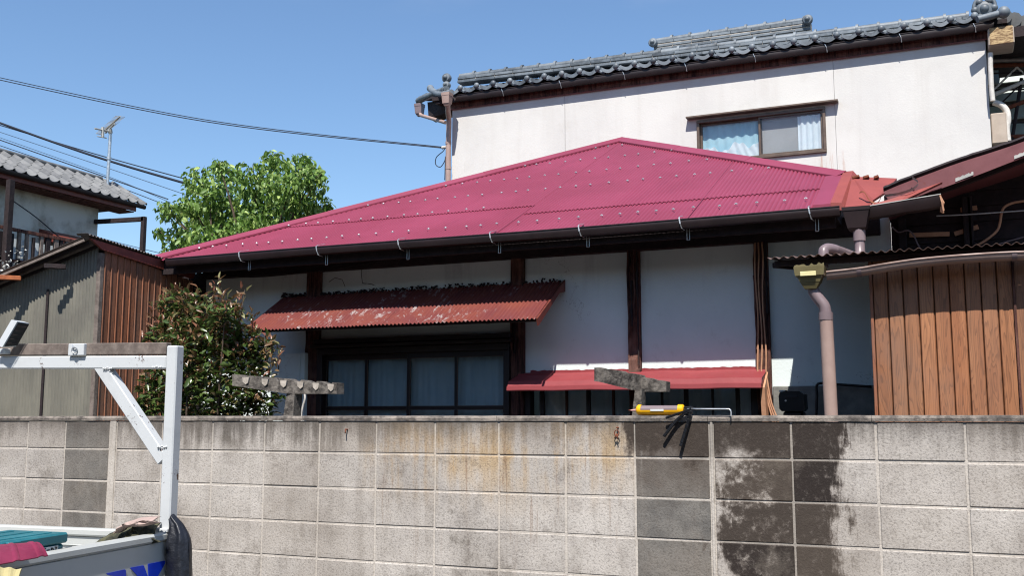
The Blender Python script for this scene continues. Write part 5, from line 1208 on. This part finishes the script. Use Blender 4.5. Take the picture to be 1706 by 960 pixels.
# ---------------------------------------------------------------- caulking gun lying on the wall
def gun():
    Y = 5.135; z = 1.616; a, b = onY(1062, 684, Y).x, onY(1138, 684, Y).x; R = .026
    t = thing('caulking_gun', V(((a+b)/2, Y, z)), 'yellow caulking gun with black handles lying on top of the block wall', 'caulking gun')
    c = lambda x, dz=0, dy=0: V((x, Y+dy, z+R+dz))
    m = MB(); m.grid(lambda u, v: c(a+.01+(b-a-.02)*u)+V((0, R*cos(pi*1.02+v*pi*1.3), R*sin(pi*1.02+v*pi*1.3))), 10, 14, (0, 0, -.001)); m.build('cradle', M['yellow'], t, 50)
    m = MB(); m.lathe(c(a), X1, [(-.006, .014), (0, .022), (.006, R+.001), (.022, R+.001)], 18); m.build('front_cap', M['yellow'], t, 40)
    m = MB(); m.lathe(c(b-.024), X1, [(0, R+.001), (.024, R+.001), (.03, .020)], 18); m.build('rear_cap', M['yellow'], t, 40)
    m = MB(); m.lathe(c(a+.012), X1, [(0, R-.004), (b-a-.03, R-.004)], 18); m.build('cartridge', M['pipe_grey'], t, 50)
    x0 = a+.075; m = MB(); m.box(x0, x0+.07, Y-R-.003, Y-R+.004, z+R-.008, z+R+.003, .001); m.build('cartridge_label', M['label_white'], t)
    m = MB(); m.lathe(c(a-.045, -.002), X1, [(0, .002), (.03, .006), (.04, .010)], 10); m.build('nozzle', M['nozzle'], t, 50); MB().lathe(c(a-.048, -.002), X1, [(0, .002), (.012, .004)], 8).build('nozzle_tip', M['rust'], t)
    yf = Y-.058   # handles hang in front of the wall face
    m = MB(); m.bar(c(b, .004), c(b+.05, .006), .028, .022, Z1, .004); m.bar(c(b+.01, -.002, -.01), V((b+.055, yf, z+.012)), .02, .02, Z1, .003); m.build('trigger_body', M['black'], t)
    m = MB(); pts = smooth_path([V((b+.045, yf, z+.02)), onY(1128, 700, yf), onY(1106, 728, yf-.01)], 4)
    for p, q in zip(pts, pts[1:]): m.bar(p, q, .014, .014, V((-.6, 0, .8)), .002)
    m.build('handle', M['black'], t)
    m = MB(); pts = smooth_path([V((b+.055, yf, z+.02)), onY(1143, 715, yf), onY(1134, 744, yf-.01)], 4)
    for p, q in zip(pts, pts[1:]): m.bar(p, q, .014, .016, X1, .002)
    m.build('trigger', M['black'], t)
    m = MB()
    for p, q in ((onY(1152, 682, yf-.002), onY(1109, 697, yf-.01)),): m.bar(p, q, .008, .012, Z1, .002)
    m.build('release_lever', M['black'], t)
    e = onY(1218, 684, yf).x
    m = MB(); m.tube(smooth_path([V((b-.01, Y, z+R)), V((b+.05, (Y+yf)/2, z+R+.004)), V((b+.09, yf, z+R+.003)), V((e-.01, yf-.004, z+R+.002))], 5)+[V((e-.003, yf-.004, z+R-.002)), V((e, yf-.004, z+R-.012)), V((e, yf-.004, z-.006))], .0038, 8); m.build('plunger_rod', M['galv'], t, 60)
gun()

# ---------------------------------------------------------------- truck bed with rack
def truck():
    s = V((.098, -.995, 0)).normalized(); b = V((-.995, -.098, 0)).normalized()
    Q = EYE+ray(280, 893)*5.1; zr = Q.z+.022; print('truck Q', Q)
    def W(u, v, z): return V((Q.x, Q.y, 0))+b*u+s*v+V((0, 0, z))
    t = thing('flatbed_truck', W(.7, .9, 0), 'white flatbed truck with steel rack and blue lettering parked before the block wall at left', 'truck')
    def cb(name, u0, u1, v0, v1, z0, z1, mat, c=.005, **k):
        o = W((u0+u1)/2, (v0+v1)/2, (z0+z1)/2); return MB().cbox(o, b, s, Z1, abs(u1-u0)/2, abs(v1-v0)/2, abs(z1-z0)/2, c).build(name, mat, t, **k)
    L = 1.9; Wd = 1.42; zb = zr-.29
    # right side gate: panel, rolled rail, stiffeners
    sg = cb('side_gate', -.022, .0, -.02, L, zb, zr-.045, M['truck_body'], .003)
    cb('gate_rail', -.034, .028, -.03, L, zr-.042, zr, M['truck_body'], .010)
    cb('side_gate', Wd, Wd+.022, -.02, L, zb, zr-.045, M['truck_body'], .003); cb('gate_rail', Wd-.028, Wd+.034, -.03, L, zr-.042, zr, M['truck_body'], .01)
    cb('corner_stake', -.036, .0, -.034, .02, zb, zr-.05, M['truck_body'], .004)
    for q in (1.2,): cb('gate_rib', -.032, -.0225, q, q+.05, zb+.01, zr-.05, M['truck_body'], .003)
    cb('tail_gate', .032, Wd-.03, -.028, -.004, zb, zr-.045, M['truck_body'], .003); cb('tail_rail', .03, Wd-.03, -.04, .012, zr-.042, zr-.002, M['truck_body'], .009)
    for k in range(3): cb('tail_rib', .05, Wd-.05, -.003, .006, zr-.09-.05*k, zr-.085-.05*k, M['truck_body'], .002)
    cb('bed_floor', 0.001, Wd-.001, -.003, L, zb-.03, zb, M['truck_body'], .003)
    cb('chassis', .35, Wd-.35, .1, L, zb-.2, zb-.04, M['dark_metal'])
    for (u, v) in ((.1, .55), (Wd-.1, .55)):
        o = W(u, v, .27); wl = MB().lathe(o-b*.07, b, [(0, .2), (.01, .26), (.13, .26), (.14, .2)], 24).build('wheel', M['black'], t, 40); MB().lathe(o-b*.075, b, [(0, .1), (.02, .17), (.13, .17), (.15, .1)], 20).build('rim', M['galv'], wl, 40)
    # rack
    n = s; p0 = W(0, 0, 0)
    zt = onP(280, 577, p0, n).z
    u0, u1 = -.03, .033
    cb('rack_post', u0, u1, -.03, .033, zr-.001, zt, M['truck'], .006)
    cb('post_foot', u0-.006, u1+.02, -.032, .06, zr-.002, zr+.018, M['truck'], .004)
    zA = onP(262, 593, W(0, .033, 0), n).z; zB = onP(262, 615, W(0, .033, 0), n).z; zC = onP(10, 590, W(0, .033, 0), n).z
    pa = W(.034, .002, (zA+zB)/2); ub = 1.3; pb = W(ub, .002, (zA+zB)/2+.018)
    MB().bar(pa, pb, .06, zA-zB, Z1, .006).build('rack_beam', M['truck'], t)
    cb('rack_post', Wd-.03, Wd+.033, -.03, .033, zr-.001, zt+.02, M['truck'], .006)
    wt = zA+.068; MB().bar(W(.036, .008, zA+.036), W(ub, .008, zA+.054), .045, .062, Z1, .004).build('timber_bar', M['timber_grey'], t)
    q1 = onP(168, 606, W(0, .0, 0), n); q2 = onP(276, 768, W(0, .0, 0), n); MB().bar(q1, q2, .058, .066, Z1, .004).build('brace', M['truck'], t)
    # weld beads
    for (x, y) in ((180, 614), (262, 612), (271, 745)):
        c = onP(x, y, W(0, .036, 0), n); m = MB()
        for k in range(5): m.ball(c+b*(.012*k-.02)+Z1*(.003*sin(k*4)), .006, 6, 4)
        m.build('weld', M['truck'], t, 60)
    c = onP(129, 583, W(0, .04, 0), n); MB().cbox(c, b, s, Z1, .05, .012, .031, .003).build('hook_plate', M['truck'], t)
    m = MB(); r0 = c+s*.022+b*.0; m.tube([r0+b*(.013*cos(a)+.0)+Z1*(.013*sin(a)-.003)+s*.004*cos(a) for a in [2*pi*k/14 for k in range(15)]], .0038, 6); m.tube([r0+b*.01+Z1*.01, r0+b*.02+Z1*.024-s*.01], .004, 6); m.build('eye_bolt', M['galv'], t, 60)
    # work light on the beam
    wl = lambda x, y, d=.0: onP(x, y, W(0, .06+d, 0), n)
    m = MB(); ps = [wl(5, 580), wl(28, 580), wl(50, 538), wl(26, 535), ]; 
    fp = [wl(4, 579, .05), wl(27, 578, .0), wl(49, 539, .0), wl(29, 536, .05)]
    bd = (b*.09+Z1*.022-s*.02)
    m.prism([p+bd*.02 for p in fp], bd*.55); m.build('light_housing', M['truck'], t)
    m = MB(); m.prism([p+(b*-.004) for p in [fp[0].lerp(fp[2], .04), fp[1].lerp(fp[3], .04), fp[2].lerp(fp[0], .04), fp[3].lerp(fp[1], .04)]], bd*.05-(bd*.05)*1.6); lens = m.build('light_lens', M['black'], t)
    for k in range(5):
        a = fp[0].lerp(fp[3], .15+.17*k); c2 = fp[1].lerp(fp[2], .15+.17*k); MB().bar(a.lerp(c2, .12)-b*.008, a.lerp(c2, .88)-b*.008, .004, .004).build('grille_bar', M['dark_metal'], lens)
    m = MB().cbox(wl(8, 586, -.02), b, s, Z1, .03, .03, .014, .003); m.build('light_bracket', M['truck'], t)
    # lettering on the outer face of the gate
    no = -b; pl = W(-.0235, 0, 0); o = lambda x, y: onP(x, y, pl, no)
    k = 1706/350; sc = lambda x, y: o(x/k, 820+y/k)
    for P in ([(862, 664), (1010, 632), (1021, 640), (1021, 760), (985, 760), (958, 690), (870, 676)], [(1056, 622), (1066, 616), (1162, 599), (1168, 606), (1196, 682), (1196, 730), (1150, 730), (1100, 668)], [(1200, 592), (1206, 586), (1334, 560), (1342, 568), (1338, 584), (1262, 720), (1206, 730)]):
        MB().prism([sc(x, y) for x, y in P], no*.002).build('lettering', M['blue'], t)
    m = MB(); zf = zr+.012; fa, fb2, fc, fd = [EYE+ray(x, y)*((zf-1.6)/ray(x, y).z) for x, y in ((-30, 985), (30, 968), (36, 949), (-30, 942))]; m.grid(lambda u, v: fa.lerp(fb2, u).lerp(fd.lerp(fc, u), v)+V((0, 0, .006*sin(v*pi)+.003*sin(u*20))), 16, 5, (0, 0, -.012)); o1 = m.build('foam_strip', M['pale_yellow'], None, top=(fa+fc)/2); tag(o1, 'pale yellow foam strip laid over the near truck rail', 'foam')
    # toolbox
    def UV(x, y, z): 
        v = ray(x, y); q = EYE+v*((z-1.6)/v.z); d = q-V((Q.x, Q.y, q.z)); return q
    zl = zr+.065; P1 = UV(115, 888, zl); ax = b*-1; ay = s*-1; hw, hd = .16, .26
    cc = V((P1.x, P1.y, 0))-ax*hw-ay*hd
    tb = thing('toolbox', cc+V((0, 0, zb)), 'teal plastic toolbox with a small white label in the truck bed', 'toolbox')
    MB().cbox(cc+V((0, 0, zl-.02)), ax, ay, Z1, hw, hd, .022, .008).build('lid', M['teal'], tb)
    MB().cbox(cc+V((0, 0, (zl-.045+zb)/2)), ax, ay, Z1, hw-.012, hd-.012, (zl-.045-zb)/2, .008).build('body', M['teal'], tb)
    for k in range(3): MB().cbox(cc+V((0, 0, zl+.003))+ax*(-.1+.1*k), ax, ay, Z1, .014, hd-.05, .003, .002).build('lid_rib', M['teal'], tb)
    MB().cbox(cc+ax*hw-ay*.06+V((0, 0, zl-.03)), ax, ay, Z1, .012, .035, .028, .004).build('latch', M['teal'], tb)
    lc = cc+ax*(hw-.010)+ay*(hd-.10)+V((0, 0, zl-.066))
    lb = MB().cbox(lc, ax, ay, Z1, .0015, .05, .017, .001).build('label_plate', M['label_white'], tb)
    m = MB(); lc = lc+ax*.003
    for (x0, z0, x1, z1) in ((-.04, .01, -.025, .012), (-.033, .012, -.036, -.012), (-.018, .004, -.002, .004), (.008, .012, .008, -.010), (.014, .01, .022, .0), (.028, .012, .042, .010), (.036, .01, .030, -.013)):
        m.bar(lc+ay*x0+Z1*z0, lc+ay*x1+Z1*z1, .004, .004, ax, 0)
    m.build('label_mark', M['black'], lb)
    # folded maroon sheet
    mb = MB(); zq = zr+.02; q0 = UV(80, 926, zq); q1 = UV(-25, 945, zq); q2 = UV(-20, 910, zq+.02); q3 = UV(50, 909, zq+.03)
    ridge_ = (q1.lerp(q0, .5)+q2.lerp(q3, .5))/2
    mb.grid(lambda u, v: (q1.lerp(q0, u)).lerp(q2.lerp(q3, u), v)+V((0, 0, .03*sin(pi*v)*(1 if v < .95 else 0)+.010*max(0, sin(u*16)-.6))), 40, 8, (0, 0, -.004)); o2 = mb.build('folded_sheet', M['maroon'], None, top=(q1+q0)/2); tag(o2, 'folded maroon metal sheet lying beside the teal toolbox', 'metal sheet')
    # jacket and cloth heap
    def heap(name, cpx, z, rad, mat, lab, cat, seed, h=1):
        c = onP(cpx[0], cpx[1], W(.25, .12, 0), s); m = MB()
        def fn(u, v):
            a = 2*pi*u; ph = pi*v*.5; r_ = sin(ph)
            d = V((cos(a)*r_*rad[0], sin(a)*r_*rad[1], cos(ph)*rad[2]*h))
            k2 = 1+.28*mn.noise(V((d.x*9+seed, d.y*9, d.z*9)))+.14*mn.noise(V((d.x*25, d.y*25+seed, d.z*18)))
            f = .02*abs(mn.noise(V((d.x*22+d.z*14, d.y*14, seed))))
            return c+d*k2+V((0, 0, f))
        m.grid(fn, 40, 16); o = m.build(name, mat, None, 1, top=(c.x, c.y, z)); tag(o, lab, cat); return o
    def drape(name, outline, depth, mat, lab, cat, seed):
        # a folded cloth: ridged sheet thrown over the corner of the bed
        lo, hi = outline; n = 46; m = MB(); pl0 = W(.0, .16, 0)
        lo = smooth_path([onP(x, y, pl0, s) for x, y in lo], 9); hi = smooth_path([onP(x, y, pl0-s*depth, s) for x, y in hi], 9)
        def pick(P, a):
            q = a*(len(P)-1); i = min(int(q), len(P)-2); return P[i].lerp(P[i+1], q-i)
        def fn(u, v):
            p = pick(lo, u).lerp(pick(hi, u), v)+s*(.05*sin(pi*v))
            w = p.x*16+p.z*22+seed; f = abs(mn.noise(V((w, v*2, seed))))-.25; g2 = mn.noise(V((p.x*45, p.z*45, seed)))
            return p+s*(.045*f+.012*g2)+Z1*(.012*mn.noise(V((p.x*30, v*3, seed+4)))*sin(pi*v))
        m.grid(fn, 60, 26, s*-.02); o = m.build(name, mat, None, 1, top=(lo[0]+lo[-1])/2); tag(o, lab, cat)
    drape('camouflage_jacket', ([(158, 925), (190, 918), (225, 912), (262, 905)], [(160, 905), (185, 888), (215, 875), (240, 868), (264, 872)]), .10, M['cloth_camo'], 'crumpled olive camouflage jacket over the truck bed corner', 'jacket', 3)
    drape('pink_cloth', ([(196, 889), (214, 879), (238, 878), (263, 872)], [(200, 884), (216, 870), (236, 863), (263, 862)]), .02, M['cloth_pink'], 'crumpled pale pink cloth on top of the camouflage jacket', 'cloth', 8)
    c = W(-.06, -.01, 0); zt2 = onP(295, 856, W(-.06, 0, 0), s).z; m = MB()
    def fb(u, v):
        a = 2*pi*u; z = zt2-.62*v-.02*(1-cos(a))*min(1, (1-v)*3)*(1 if v < .25 else 0); w = .008+.050*min(1, v*9)**.6+.018*v; d = .02+.03*min(1, v*6)
        fold = .20*mn.noise(V((cos(a)*1.6, sin(a)*1.6, v*3)))+.22*(abs(mn.noise(V((a*1.3+v*1.2, 5, v))))-.2)*min(1, v*6)
        return V((Q.x+.030+w+w*cos(a)*(1+fold*(.3 if cos(a) < 0 else 1)), Q.y-.02+d*sin(a)*(1+fold*2.2), z-.05*min(1, v*9)*max(0, cos(a))*(1-v)))
    m.grid(fb, 36, 22); m.f.append(tuple(range(0, 0))) if False else None
    m.f = [f for f in m.f if len(f) > 2]; o = m.build('hanging_raincoat', M['cloth_black'], None, 1, top=(Q.x+.07, Q.y, zt2)); tag(o, 'black waterproof cloth bundle hanging off the rack post corner', 'raincoat')
truck()
print('objects', len(bpy.data.objects), 'tris', sum(len(o.data.polygons) for o in bpy.data.objects if o.type == 'MESH'))
